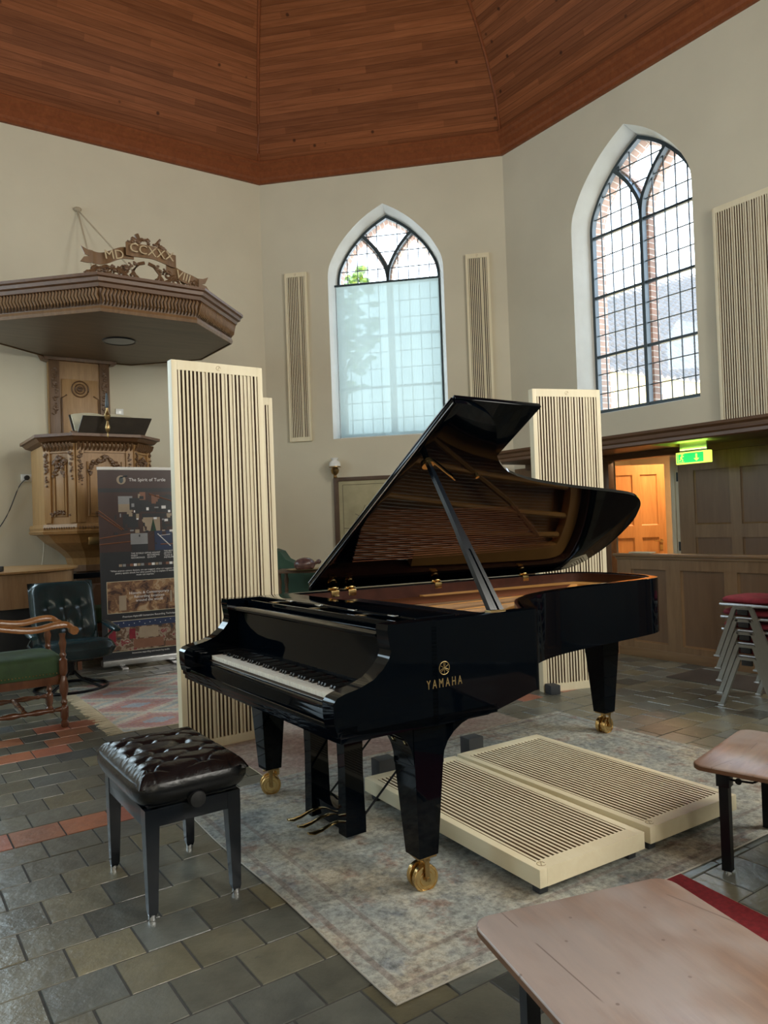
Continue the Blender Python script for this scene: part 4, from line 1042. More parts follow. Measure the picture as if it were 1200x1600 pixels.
# passage behind the doorway
mb = MB(); y0, y1, z1 = .02, 2.0, 2.35; xa, xb = .4, 4.2
for A_, B_ in (((xa, y0, xa, y1)), 0), :
    pass
mb.box(xa-.05, xa, y0, y1, 0, z1); mb.box(xb, xb+.05, y0, y1, 0, z1); mb.box(xa, xb, y1, y1+.05, 0, z1); mb.box(xa, xb, y0, y1, z1, z1+.05)
struct(mb.build('wall_passage', 'cream_paint', None, PF, smooth=0))
mb = MB(); mb.box(xa, xb, y0, y1, -.05, -.005); o_ = struct(mb.build('floor_passage', 'stone_trim', None, PF, smooth=0))
pl = bpy.data.lights.new('passage_lamp', 'AREA'); pl.energy = 34; pl.size = .5; pl.color = (1, .58, .30); po = bpy.data.objects.new('passage_lamp', pl); COL.objects.link(po); po.matrix_world = PF @ T(1.9, .9, 2.3)
def door(label_n, M, w, h, rows, handle_x):
    r_ = bpy.data.objects.new(label_n, None); COL.objects.link(r_); r_.matrix_world = M; struct(r_)
    mf, mp = MB(), (r_, 'door_oak'); c1 = (.10, w/2-.05); c2 = (w/2+.05, w-.10)
    panelled(mf, mp, 0, w, 0, h, 0, [c1, c2], rows, th=.04); mf.build('door_frame_rails', 'door_oak', r_, smooth=0)
    mb = MB(); mb.cyl((handle_x, -.012, .98), .024, .01, 16, 'y'); mb.tube([(handle_x, -.01, .98), (handle_x, -.05, .98), (handle_x-.1, -.055, .985)], .008, 8); mb.box(handle_x-.02, handle_x+.02, -.006, 0, .86, .93); mb.build('door_handle', 'brass', r_)
    return r_
door('door_1', Matrix.Translation((2.98, 10.0, 0)) @ RZ(radians(-3)) @ T(0, 0, .01), .735, 1.99, [(.15, .72), (.86, 1.02), (1.12, 1.86)][:1]+[(1.19, 1.86)] if False else [(.15, 1.03), (1.19, 1.86)], .66)
mb = MB(); Mj = PF @ T(2.42, .03, 0)
mb.box(0, .17, 0, .04, 0, 2.0, .003); mb.box(.02, .06, -.01, .0, 0, 2.0, .002)
jb = struct(mb.build('door_2', 'cream_paint', None, Mj))
for z in (1.75, .98, .35):
    mb = MB(); mb.box(.09, .13, -.008, .0, z-.05, z+.05, .002); mb.cyl((.09, -.008, z), .008, .1, 10); mb.build('door_hinge', 'frame_iron', jb)
ex = thing('exit_sign', 'green lit emergency exit sign with running figure and down arrow under the canopy', 'sign', M=PF @ T(3.08, 6.9-7.43, 0))
mb = MB(); mb.box(-.19, .19, -.012, .03, 1.845, 1.965, .006); mb.build('housing', 'sign_yellow', ex)
mb = MB(); mb.box(-.178, .12, -.0145, -.011, 1.857, 1.953); mb.build('green_face', 'sign_green', ex)
mb = MB()
mb.prism([(.015, 1.895), (.037, 1.895), (.037, 1.94), (.053, 1.94), (.053, 1.895), (.075, 1.895), (.045, 1.868)], -.018, -.0145, 'y')
mb.build('arrow', 'sign_yellow', ex, smooth=0)
mb = MB(); mb.ball((-.115, -.016, 1.938), .008, .003, .008, 2)
mb.tube([(-.118, -.016, 1.928), (-.125, -.016, 1.903)], .006, 6)
mb.tube([(-.125, -.016, 1.903), (-.108, -.016, 1.893), (-.113, -.016, 1.872)], .004, 6); mb.tube([(-.125, -.016, 1.903), (-.134, -.016, 1.887), (-.150, -.016, 1.883)], .004, 6)
mb.tube([(-.118, -.016, 1.925), (-.104, -.016, 1.918), (-.098, -.016, 1.928)], .003, 6); mb.tube([(-.118, -.016, 1.925), (-.133, -.016, 1.917), (-.137, -.016, 1.905)], .003, 6)
mb.build('running_figure', 'sign_yellow', ex)
mb = MB(); mb.prism([(-.165, 1.865), (-.09, 1.865), (-.09, 1.869), (-.161, 1.869), (-.161, 1.945), (-.09, 1.945), (-.09, 1.949), (-.165, 1.949)], -.017, -.0145, 'y'); mb.build('doorway_symbol', 'sign_yellow', ex, smooth=0)
mb = MB(); mb.box(-.15, .15, 0, .025, 1.965, 2.06, .003); mb.build('mount', 'alu', ex)
gl_ = bpy.data.lights.new('exit_sign_glow', 'AREA'); gl_.shape = 'RECTANGLE'; gl_.size = .34; gl_.size_y = .03; gl_.energy = 1.6; gl_.color = (.45, 1, .1); go = bpy.data.objects.new('exit_sign_glow', gl_); COL.objects.link(go); go.matrix_world = PF @ T(3.08, 6.9-7.43-.02, 1.985) @ RX(pi)
bk_ = tag(MB().box(-.12, .12, -.02, .07, 0, .012, .003).build('booklet', 'page', None, PF @ T(2.95+.07, 6.056-7.43+.02, .982)), 'small pale booklet lying on the pew rail under the exit sign', 'booklet')
# floor grate
gt = thing('floor_grate', 'rusty iron slatted floor grate in front of the pew by the chair stack', 'grate', M=fr(Vector((2.28, 6.25)), -rd) @ T(0, -.0, .002))
mb = MB()
for i in range(22): y = .0+.022*i; mb.box(0, .95, y, y+.010, .0, .006)
mb.box(0, .012, 0, .48, 0, .007); mb.box(.94, .952, 0, .48, 0, .007)
mb.build('bars', 'grate_iron', gt, smooth=0)

# ------------------------------------------------------------ pulpit, sounding board
OCL = [9, 1, 1]
def octo(R_, z, cl_, cn_, n=8): # apothem R_
    o_ = []
    for k in range(n):
        a = pi/8+k*pi/4; r_ = R_/cos(pi/8); x, y = r_*cos(a), r_*sin(a); hw_ = R_*math.tan(pi/8)
        if abs(x) > hw_*1.01:
            x = math.copysign(hw_+(abs(x)-hw_)*OCL[1], x)
            if y < 0: y = -R_+(y+R_)*OCL[1]
        if x < -hw_*1.01 and OCL[2] != 1:
            e_ = (-x-hw_)*(OCL[2]-1); x -= e_
            if y < 0: y += e_
        o_.append((x, min(y, OCL[0]), z))
    return o_
def foliage(mb, path, r, cnt, seed, sz=.02, M=None, d=.012):
    r2 = random.Random(seed)
    for i in range(cnt):
        t_ = r2.random()*(len(path)-1); k = int(t_); f_ = t_-k; p = Vector(path[k]).lerp(Vector(path[min(k+1, len(path)-1)]), f_)
        p += Vector((r2.uniform(-r, r), r2.uniform(-d, 0), r2.uniform(-r, r)))
        s_ = sz*r2.uniform(.6, 1.3)
        mb.ball(p, s_, s_*.7, s_*r2.uniform(.5, 1.1), 1, M)
def facet_frames(R_):
    """for the faces whose outward normal is k*45deg (local -y is face 0) : frame with x along face, -y outward"""
    return [(k, RZ(k*pi/4) @ T(0, -R_, 0)) for k in (-2, -1, 0, 1, 2)]
def pos_l(a, b_): p = ld*a+nl*b_; return (p.x, p.y, 0)
LA = atan2(ld.y, ld.x)
cano = thing('sounding_board', 'octagonal carved oak sounding board above the pulpit on the left wall', 'canopy', pos_l(2.47, 8.86), LA)
ZU = 3.56; RA = 1.19; OCL[2] = 1.25
mb = MB(); mb.loft([octo(RA-.02, ZU, 0, 0), octo(RA-.02, ZU+.02, 0, 0), octo(.3, ZU+.34, 0, 0)]); mb.build('ceiling_board', 'oak_soffit', cano, smooth=0)
mb = MB(); mb.loft([octo(RA-.015, ZU-.01, 0, 0), octo(RA, ZU-.01, 0, 0), octo(RA+.01, ZU+.02, 0, 0), octo(RA, ZU+.05, 0, 0)], cap=False); mb.build('lower_moulding', 'oak_mid', cano, smooth=0)
mb = MB(); mb.loft([octo(RA-.01, ZU+.045, 0, 0), octo(RA+.03, ZU+.215, 0, 0)], cap=False); mb.build('frieze', 'oak_dark', cano, smooth=0)
mb = MB()
for k, M_ in facet_frames(RA)[1:4]:
    L_ = 2*RA*math.tan(pi/8); nlf = 27
    if k == -1: L_ *= 1.25; nlf = 34; M_ = M_ @ T(-RA*math.tan(pi/8)*.25, 0, 0)
    for i in range(nlf):
        x = -L_/2+L_*(i+.5)/nlf
        mb.tube([(x-.010, -.002, ZU+.06), (x+.008, -.022, ZU+.10), (x-.006, -.038, ZU+.15), (x+.012, -.045, ZU+.20), (x+.002, -.055, ZU+.21)], [.006, .013, .015, .013, .008], 6, M=M_)
mb.build('frieze_carving', 'oak_mid', cano)
mb = MB(); mb.loft([octo(RA+.03, ZU+.21, 0, 0), octo(RA+.06, ZU+.22, 0, 0), octo(RA+.07, ZU+.255, 0, 0), octo(RA+.10, ZU+.265, 0, 0), octo(RA+.105, ZU+.30, 0, 0), octo(RA+.13, ZU+.31, 0, 0), octo(RA+.13, ZU+.338, 0, 0), octo(RA+.05, ZU+.345, 0, 0), octo(.3, ZU+.36, 0, 0)]); mb.build('cornice', 'oak_dark_h', cano, smooth=0)
mb = MB(); mb.lathe([(.165, -.004), (.18, -.014), (.19, -.002), (.19, .004)], 32, T(0, -.04, ZU)); mb.build('lamp_ring', 'black_satin', cano)
mb = MB(); mb.cyl((0, -.04, ZU-.004), .165, .006, 32); mb.build('lamp_disc', 'print_grey', cano)
mb = MB(); mb.lathe([(.006, 0), (.02, .01), (.03, .03), (.02, .05), (.008, .06), (.014, .07)], 12, RZ(radians(67.5)) @ T(0, -RA/cos(pi/8)-.11, ZU+.29)); mb.build('corner_knob', 'alu', cano)
OCL[2] = 1
# crest with the date
crest = thing('date_crest', 'carved wooden scroll crest with ribbon lettering on top of the sounding board', 'carving', pos_l(2.47, 7.74), LA)
def ribbon_b(x0, x1, f, z0, h, nm, body, tsz, yb, rot, tails):
    mb = MB(); nn = 24
    F = lambda t_: (x0+(x1-x0)*t_, yb+.018*sin(t_*9), z0+f(t_))
    rings = []
    for i in range(nn+1):
        x, y, z = F(i/nn); rings.append([(x, y, z), (x, y-.012, z), (x, y-.012, z+h), (x, y, z+h)])
    mb.loft(rings)
    if tails:
        x, y, z = F(0 if tails < 0 else 1); sg = tails
        mb.prism([(x, z+h), (x+sg*.05, z+h*1.02), (x+sg*.11, z+h*1.25), (x+sg*.075, z+h*.62), (x+sg*.03, z+h*.5), (x+sg*.085, z+h*.38), (x+sg*.12, z-h*.05), (x+sg*.05, z-h*.08), (x, z)], y-.022, y-.008, 'y')
    rb = mb.build(nm, 'oak_mid', crest)
    xm, ym, zm = F(.5); text(body, tsz, 'letter_wood', rb, T(xm, yb-.034, zm+h/2) @ RY(-rot) @ XZ, 'date_lettering', .003)
ZC = ZU+.35
ribbon_b(-.54, -.13, lambda t_: .13+.10*t_-.02*sin(t_*6), ZC, .12, 'ribbon', 'MD', .13, .0, .16, -1)
ribbon_b(-.22, .30, lambda t_: .275-.02*(2*t_-1)**2-.05*t_, ZC, .135, 'ribbon', 'CCXXX', .13, -.03, -.07, 0)
ribbon_b(.20, .55, lambda t_: .14-.12*t_+.012*sin(t_*9), ZC, .115, 'ribbon', 'VIII', .12, .0, -.28, 1)
mb = MB()
def spiral(cx, cz, r0, sg, st=0, turns=1.4, th=.018):
    p = []
    for i in range(18):
        t_ = i/17; a = st+sg*t_*turns*2*pi; r_ = r0*(1-.8*t_); p.append((cx+r_*cos(a), .01, cz+r_*sin(a)))
    mb.tube(p, [th*(1-.3*i/17) for i in range(18)], 6)
for sg in (-1, 1):
    spiral(sg*.30, ZC+.06, .07, sg, pi/2); spiral(sg*.50, ZC+.05, .06, -sg, pi/2); spiral(sg*.12, ZC+.045, .055, -sg, pi/2)
    mb.tube([(sg*.62, .01, ZC+.02), (sg*.42, .01, ZC+.12), (sg*.28, .01, ZC+.10), (sg*.16, .01, ZC+.03)], .018, 6)
    mb.tube([(sg*.10, .01, ZC+.02), (sg*.14, .01, ZC+.12), (sg*.08, .01, ZC+.20), (sg*.02, .01, ZC+.22)], .018, 6)
foliage(mb, [(-.20, 0, ZC+.40), (-.05, 0, ZC+.45), (.12, 0, ZC+.42), (.2, 0, ZC+.38)], .02, 40, 4, .022)
foliage(mb, [(-.6, 0, ZC+.02), (0, 0, ZC+.02), (.6, 0, ZC+.02)], .012, 80, 5, .020)
for sg in (-1, 1):
    spiral(sg*.40, ZC+.10, .05, sg, 0, th=.016); spiral(sg*.22, ZC+.13, .05, -sg, pi, th=.016); spiral(sg*.58, ZC+.03, .035, sg, 0, th=.014)
    foliage(mb, [(sg*.1, 0, ZC+.2), (sg*.3, 0, ZC+.12), (sg*.5, 0, ZC+.08)], .03, 34, 15+sg, .018)
mb.tube([(-.06, 0, ZC+.42), (-.10, 0, ZC+.50)], [.02, .025], 6); mb.tube([(.10, 0, ZC+.42), (.15, 0, ZC+.49)], [.02, .012], 6)
mb.build('scrollwork', 'oak_dark', crest)
# hanger rods from the wall
hg = thing('canopy_hanger', 'wall hook with two iron rods holding up the sounding board', 'hook', M=FL @ T(-2.58, 0, 0))
for a, b_ in (((0, -.02, 5.5), (.02, -.95, 4.0)), ((0, -.02, 5.5), (.72, -1.2, 4.02))):
    mb = MB(); mb.tube([a, b_], .010, 6); mb.build('rod', 'rope', hg)
mb = MB(); mb.ball((0, -.03, 5.5), .05, .04, .03, 2); mb.build('wall_hook', 'rope', hg)

# back panel of the pulpit
bp = thing('pulpit_back_panel', 'tall carved oak back panel between pulpit and sounding board', 'panel', M=FL @ T(-2.63, 0, 0))
mb = MB(); mb.box(-.37, .37, -.07, -.004, 1.2, 3.72); mb.box(-.22, .22, -.085, -.07, 2.2, 3.3, .004); mb.build('board', 'oak', bp, smooth=30)
mb = MB()
for sg in (-1, 1): mb.box(sg*.30-.06, sg*.30+.06, -.10, -.07, 1.2, 3.64, .004)
mb.box(-.42, .42, -.13, -.004, 3.52, 3.62, .01); mb.prism([(-.37, 3.50), (-.37, 3.62), (-.52, 3.62), (-.47, 3.58), (-.44, 3.52)], -.12, -.01, 'y'); mb.prism([(.37, 3.50), (.37, 3.62), (.52, 3.62), (.47, 3.58), (.44, 3.52)], -.12, -.01, 'y')
mb.build('pilasters', 'oak_dark', bp)
mb = MB()
for r_ in (.10, .06, .03): mb.tube([(r_*cos(a*pi/12), -.09, 3.18+r_*sin(a*pi/12)) for a in range(25)], .010, 6)
for p_ in ([(-.22, -.09, 2.3), (-.22, -.09, 3.06), (-.16, -.09, 3.1)], [(.22, -.09, 2.3), (.22, -.09, 3.06), (.16, -.09, 3.1)]): mb.tube(p_, .010, 6)
foliage(mb, [(0, -.09, 3.18), (.01, -.09, 3.18)], .025, 14, 3, .012)
for sg in (-1, 1): foliage(mb, [(sg*.30, -.105, 3.45), (sg*.30, -.105, 2.85)], .028, 60, 9+sg, .018)
mb.build('carving', 'oak_dark', bp)

# pulpit body
pul = thing('pulpit', 'octagonal carved oak pulpit with festoon panels against the left wall', 'pulpit', pos_l(2.21, 9.33), LA)
RB = .755; ZT = 2.44; ZB = 1.38; OCL[:] = [.66, .62, 1]
mb = MB(); mb.loft([octo(RB-.02, ZB+.08, 0, 0), octo(RB-.02, ZT-.1, 0, 0)], cap=True); mb.build('body', 'oak', pul, smooth=0)
mb = MB(); mb.loft([octo(RB-.04, ZT-.10, 0, 0), octo(RB+.05, ZT-.075, 0, 0), octo(RB+.09, ZT-.04, 0, 0), octo(RB+.12, ZT-.035, 0, 0), octo(RB+.12, ZT-.005, 0, 0), octo(RB+.10, ZT, 0, 0), octo(RB-.12, ZT, 0, 0), octo(RB-.12, ZT-.10, 0, 0)], cap=False); mb.build('rail', 'oak_dark_h', pul, smooth=0)
mb = MB(); mb.loft([octo(RB-.03, ZB+.09, 0, 0), octo(RB+.02, ZB+.085, 0, 0), octo(RB+.03, ZB+.05, 0, 0), octo(RB+.02, ZB+.02, 0, 0), octo(RB+.04, ZB+.01, 0, 0), octo(RB+.02, ZB-.02, 0, 0), octo(RB-.06, ZB-.03, 0, 0), octo(RB-.16, ZB-.12, 0, 0), octo(RB-.33, ZB-.22, 0, 0), octo(RB-.42, ZB-.30, 0, 0), octo(RB-.45, ZB-.40, 0, 0)]); mb.build('corbel', 'oak', pul, smooth=0)
mf = MB()
Rb_ = RB-.02; hwb = Rb_*math.tan(pi/8); kk = OCL[1]; ex_ = (Rb_-hwb)*kk
for k, M_, Lb in ((0, T(0, -Rb_, 0), 2*hwb), (1, T(hwb+ex_/2, -Rb_+ex_/2, 0) @ RZ(pi/4), ex_*sqrt(2)), (-1, T(-hwb-ex_/2, -Rb_+ex_/2, 0) @ RZ(-pi/4), ex_*sqrt(2))):
    mc = MB()
    # raised panel with round-headed moulding
    MB().box(-Lb/2+.14, Lb/2-.14, -.012, .0, ZB+.20, ZT-.38, .004, M=M_).build('raised_panel', 'oak', pul)
    for p_ in ([(-Lb/2+.12, -.01, ZT-.30), (-Lb/2+.12, -.01, ZB+.17), (Lb/2-.12, -.01, ZB+.17), (Lb/2-.12, -.01, ZT-.30)],): mf.tube(p_, .011, 6, M=M_)
    for sg in (-1, 1): mf.box(sg*(Lb/2-.04)-.04, sg*(Lb/2-.04)+.04, -.022, 0, ZB+.10, ZT-.10, .003, M=M_)
    mf.box(-Lb/2, Lb/2, -.018, 0, ZT-.20, ZT-.185, M=M_)
    foliage(mc, [(-Lb/2+.13, -.012, ZT-.45), (-Lb/2+.17, -.012, ZT-.33), (-.07, -.012, ZT-.30), (0, -.02, ZT-.25), (.07, -.012, ZT-.30), (Lb/2-.17, -.012, ZT-.33), (Lb/2-.13, -.012, ZT-.45)], .022, 90, 20+k, .019, M_)
    foliage(mc, [(-.12, -.012, ZB+.185), (0, -.012, ZB+.22), (.12, -.012, ZB+.185)], .018, 34, 30+k, .017, M_)
    foliage(mc, [(-Lb/2+.04, -.024, ZT-.20), (-Lb/2+.04, -.024, ZT-.55)], .018, 40, 40+k, .016, M_)
    foliage(mc, [(Lb/2-.04, -.024, ZT-.20), (Lb/2-.04, -.024, ZT-.50)], .014, 24, 50+k, .015, M_)
    nl_ = max(4, round(Lb/.042))
    for i in range(nl_):
        x = -Lb/2+Lb*(i+.5)/nl_; mc.tube([(x-.006, -.02, ZT-.175), (x+.008, -.045, ZT-.135), (x-.002, -.07, ZT-.095)], [.008, .015, .011], 6, M=M_)
    for i in range(int(nl_*1.5)):
        x = -Lb/2+Lb*(i+.5)/int(nl_*1.5); mc.ball((x, -.045, ZB+.045), .013, .012, .017, 1, M_)
    mc.build('carving', 'oak_dark', pul)
mf.build('moulding', 'oak', pul)
mb = MB(); mb.loft([octo(.34, 1.0, 0, 0), octo(.34, .93, 0, 0), octo(.27, .92, 0, 0), octo(.27, .1, 0, 0), octo(.4, .08, 0, 0), octo(.4, 0, 0, 0)]); mb.build('stem', 'oak_dark', pul, smooth=0)
mb = MB(); mb.box(-.95, .35, -.55, -.45, .86, .92, .004); mb.box(-.95, -.88, -.55, -.3, 0, .86); mb.box(.28, .35, -.55, -.3, 0, .86); mb.build('step_frame', 'black_wood', pul)
mb = MB(); mb.box(-.18, .10, -.66, -.60, ZB-.15, ZB-.06, .01); mb.build('light_fitting', 'brass_dark', pul)

OCL[:] = [9, 1, 1]
# lectern bible on rail
bb = thing('open_bible', 'large open bible on a slanted stand on the pulpit rail', 'book', pos_l(2.26, 8.56), LA)
MBb = T(0, .08, ZT+.02) @ RX(radians(48))
mb = MB(); mb.box(-.36, .36, -.02, .30, -.02, .0, .004, M=MBb); mb.build('cover', 'bible_leather', bb)
mb = MB()
for sg in (-1, 1): mb.grid(lambda a, b_: (sg*.34*a, -.0+.285*b_, .012+.045*sin(pi*min(1, a*.95+.04))**.6*(1-a*.4)), 12, 2, M=MBb)
mb.loft([[(x, y, .0) for x, y in ((-.34, 0), (.34, 0), (.34, .285), (-.34, .285))], [(x, y, .02) for x, y in ((-.335, 0), (.335, 0), (.335, .283), (-.335, .283))]], M=MBb)
mb.build('pages', 'page', bb)
mb = MB(); mb.box(-.40, .40, -.06, .0, 0, .03, .004, M=T(0, .08, ZT)); mb.prism([(.0, 0), (.34, 0), (.34, .24)], -.25, .25, 'x', M=T(0, .09, ZT)); mb.build('book_stand', 'oak_dark', bb)
# front-side of the board under the book, facing the nave
mb = MB(); mb.prism([(-.34, .0), (.38, .0), (.44, .19), (-.30, .19)], -.02, .0, 'y', M=T(0, -.02, ZT+.01) @ RX(radians(22))); mb.build('board_front', 'bible_leather', bb)
lm = thing('brass_pulpit_lamp', 'small brass candle lamp hanging over the pulpit front beside the bible', 'lamp', pos_l(2.19, 8.36), LA)
mb = MB(); mb.lathe([(.004, -.18), (.010, -.16), (.006, -.13), (.022, -.10), (.030, -.07), (.016, -.03), (.010, 0), (.030, .03), (.036, .06), (.022, .09), (.012, .12), (.014, .14)], 16, T(0, 0, ZT+.12)); mb.build('brass_body', 'brass_dark', lm)
mb = MB(); mb.lathe([(.012, .14), (.020, .17), (.014, .24), (.010, .30)], 14, T(0, 0, ZT+.12)); mb.build('glass_chimney', 'frame_iron', lm)

# sockets and cords on the left wall
so = thing('wall_socket', 'white wall socket with a black plug left of the pulpit', 'socket', M=FL @ T(-3.26, 0, 2.06))
mb = MB(); mb.box(-.07, .07, -.03, 0, -.045, .045, .008); mb.build('plate', 'porcelain', so)
mb = MB(); mb.cyl((-.01, -.05, 0), .03, .05, 14, 'y'); mb.build('plug', 'black_plastic', so)
mb = MB(); mb.tube(crom([(-3.27, -.07, 2.05), (-3.36, -.05, 1.95), (-3.50, -.03, 1.6), (-3.72, -.02, 1.25), (-3.8, -.02, 1.0)], 5), .006, 6); tag(mb.build('hanging_cable', 'black_plastic', None, FL), 'black power cord hanging from the socket on the left wall', 'cord')
mb = MB(); mb.tube(crom([(-3.20, -.08, 2.06), (-3.15, -.06, 2.0), (-3.13, -.05, 1.6), (-3.10, -.05, 1.2), (-3.16, -.07, .85), (-3.18, -.07, .75)], 5), .007, 6); tag(mb.build('hanging_cable', 'cord_white', None, FL), 'white cable hanging down the wall beside the pulpit', 'cord')
so2 = thing('light_switch', 'small white switch on the wall right of the pulpit back panel', 'switch', M=FL @ T(-2.13, 0, 2.93))
mb = MB(); mb.box(-.05, .05, -.025, 0, -.04, .04, .006); mb.build('plate', 'porcelain', so2)

# ------------------------------------------------------------ far left: curved wooden cabinet with things on it, green bench
cab = thing('curved_wooden_cabinet', 'curved pale wooden cabinet at the left edge below the wall socket', 'cabinet', (-3.92, 7.55, 0))
def ell(rx, ry, z, n=40): return [(rx*cos(2*pi*k/n), ry*sin(2*pi*k/n), z) for k in range(n)]
mb = MB(); mb.loft([ell(.74, .74, .68), ell(.74, .74, 1.0)]); mb.build('apron', 'desk_wood', cab, smooth=50)
mb = MB(); mb.loft([ell(.76, .76, 1.0), ell(.785, .785, 1.008), ell(.785, .785, 1.025), ell(.77, .77, 1.03)]); mb.build('top', 'oak', cab, smooth=50)
mb = MB(); mb.loft([ell(.66, .66, 0), ell(.70, .70, .68)]); mb.build('dark_base', 'dark_thing', cab, smooth=50)
for (x, y, l, w_, h, a, nm, lb) in ((-3.70, 6.98, .30, .10, .05, .3, 'black_pouch', 'soft black pouch on the curved wooden cabinet'), (-3.98, 7.02, .24, .16, .045, .1, 'dark_red_book', 'dark red book lying on the curved wooden cabinet')):
    t = thing(nm, lb, nm.split('_')[-1], (x, y, 1.03), a)
    mb = MB(); mb.box(-l/2, l/2, -w_/2, w_/2, 0, h, .012); mb.build('body' if 'pouch' in nm else 'cover', 'dark_thing' if 'pouch' in nm else 'brown_box', t)
    mb = MB(); mb.box(-l/2+.02, l/2-.05, -w_/2+.02, w_/2-.02, h-.006, h+.018, .008); mb.build('flap' if 'pouch' in nm else 'spine', 'dark_thing' if 'pouch' in nm else 'brown_box', t)
gb = thing('green_upholstered_seat', 'green upholstered seat behind the leather chair below the pulpit', 'seat', (-2.95, 7.85, 0), radians(34))
mb = MB(); mb.box(-.32, .30, -.2, .2, .45, .60, .03); mb.build('cushion', 'green_velvet', gb, smooth=60)
mb = MB(); mb.box(-.31, .29, -.19, .19, .37, .45, .004)
for sx_ in (-.28, .26):
    for sy_ in (-.16, .16): mb.box(sx_-.02, sx_+.02, sy_-.02, sy_+.02, 0, .38)
mb.build('base', 'chair_wood', gb)
bxx = thing('brown_wooden_chest', 'brown wooden chest under the pulpit behind the leather chair', 'chest', pos_l(2.25, 8.62), LA)
mb = MB(); mb.prism([(-.32, .50), (-.32, .62), (-.20, .80), (.20, .80), (.32, .62), (.32, .50)], -.14, .14, 'y'); mb.box(-.32, .32, -.14, .14, 0, .5); mb.build('body', 'brown_box', bxx, smooth=0)

# ------------------------------------------------------------ roll-up banner
bn_p, bn_q = Vector((-2.835, 7.50)), Vector((-2.213, 7.87)); bd = (bn_q-bn_p).normalized()
ban = thing('roll_up_banner', 'dark roll-up banner with photographs and white lettering behind the slatted panel', 'banner', M=fr(bn_p, bd))
mb = MB(); mb.box(-.01, .86, -.06, .06, .03, .09, .012); mb.build('base_cassette', 'alu', ban)
for x in (.18, .68):
    mb = MB(); mb.box(x-.03, x+.03, -.17, .17, 0, .02, .006); mb.cyl((x, 0, .02), .03, .02, 12); mb.build('foot', 'alu', ban)
mb = MB(); mb.box(-.005, .855, -.008, .008, 1.985, 2.015, .004); mb.build('top_rail', 'white_paint', ban)
mb = MB(); mb.box(0, .85, -.003, .003, .09, 1.99); mb.build('sheet', 'print_black', ban, smooth=0)
mb = MB(); mb.tube([(.425, .02, .08), (.425, .02, 1.98)], .008, 8); mb.build('support_pole', 'alu', ban)
sheet = ban
def pr(x0, x1, z0, z1, mat_, y=-.0045, nm='printed_picture'):
    mb = MB(); mb.box(x0, x1, y, -.003, z0, z1); return mb.build(nm, mat_, ban, smooth=0)
pr(0, .85, 1.76, 1.985, 'print_maroon', -.0035, 'printed_header'); pr(0, .85, 1.36, 1.76, 'print_maroon', -.0036, 'printed_background'); pr(0, .85, 1.16, 1.36, 'print_maroon', -.0034, 'printed_background')
pr(.0, .85, 1.76, 1.80, 'print_black', -.004, 'printed_strip')
mb = MB(); mb.lathe([(.001, 0), (.045, 0), (.045, .0015)], 24, T(.225, -.004, 1.885) @ RX(pi/2)); lo_ = mb.build('printed_logo', 'print_tan', ban)
mb = MB(); mb.ball((.225, -.006, 1.885), .022, .001, .035, 2); mb.tube([(.225, -.006, 1.905), (.265, -.006, 1.925), (.285, -.006, 1.92)], .006, 5); mb.build('printed_turtle_mark', 'frame_iron', ban)
text('The Spirit of Turtle', .047, 'white_print', ban, T(.485, -.0042, 1.885) @ XZ, 'banner_title', .0004)
for i, (x0, x1, z0, z1, mt) in enumerate([(.19, .33, 1.66, 1.74, 'print_grey'), (.19, .33, 1.58, 1.66, 'print_tan'), (.30, .45, 1.60, 1.72, 'print_black'), (.23, .38, 1.42, 1.56, 'print_black'), (.40, .55, 1.58, 1.68, 'print_black'), (.42, .62, 1.50, 1.56, 'print_black'),
        (.43, .60, 1.38, 1.52, 'print_tan'), (.56, .78, 1.57, 1.74, 'print_black'), (.62, .84, 1.42, 1.56, 'print_black'), (.54, .72, 1.18, 1.38, 'print_blue'), (.30, .47, 1.25, 1.36, 'print_grey'), (.31, .47, 1.17, 1.25, 'print_black'), (.40, .46, 1.70, 1.78, 'print_copper'), (.52, .60, 1.66, 1.75, 'print_copper')]):
    pr(x0, x1, z0-.02, z1-.02, mt, -.0046-.0001*i)
rb_ = random.Random(12)
for i in range(60):
    x = min(max(rb_.gauss(.48, .16), .16), .80); z = min(max(rb_.gauss(1.47, .13), 1.2), 1.72); w = rb_.uniform(.01, .05); h = rb_.uniform(.01, .045)
    pr(x-w/2, x+w/2, z-h/2, z+h/2, rb_.choice(['print_black', 'print_black', 'print_black', 'print_grey', 'print_tan', 'print_maroon', 'white_print']), -.0062-.00003*i)
for a, b_ in (((.0, 1.58), (.24, 1.38)), ((.0, 1.54), (.22, 1.38)), ((0, 1.30), (.3, 1.34)), ((.0, 1.24), (.30, 1.26)), ((.6, 1.22), (.84, 1.22)), ((.5, 1.74), (.8, 1.64))):
    mb = MB(); mb.tube([(a[0], -.005, a[1]), (b_[0], -.005, b_[1])], .006, 4); mb.build('printed_beam', 'print_copper', ban)
mb = MB(); mb.prism([(.50, 1.36), (.56, 1.36), (.53, 1.49)], -.0075, -.006, 'y'); mb.build('printed_cypress', 'green_dark', ban, smooth=0)
mb = MB(); mb.tube([(.57, -.0075, 1.33), (.66, -.0075, 1.24), (.70, -.0075, 1.20)], .005, 4); mb.tube([(.59, -.0075, 1.31), (.70, -.0075, 1.32)], .003, 4); mb.build('printed_stroke', 'white_paint', ban)
text('THE WORLD OF\nFINEST\nRECORDINGS', .022, 'white_print', ban, T(.30, -.0042, 1.115) @ XZ, 'banner_small_text', .0003, 'LEFT')
text('THE HIGHEST\nRECORDING\nQUALITY', .022, 'white_print', ban, T(.46, -.0042, 1.115) @ XZ, 'banner_small_text', .0003, 'LEFT')
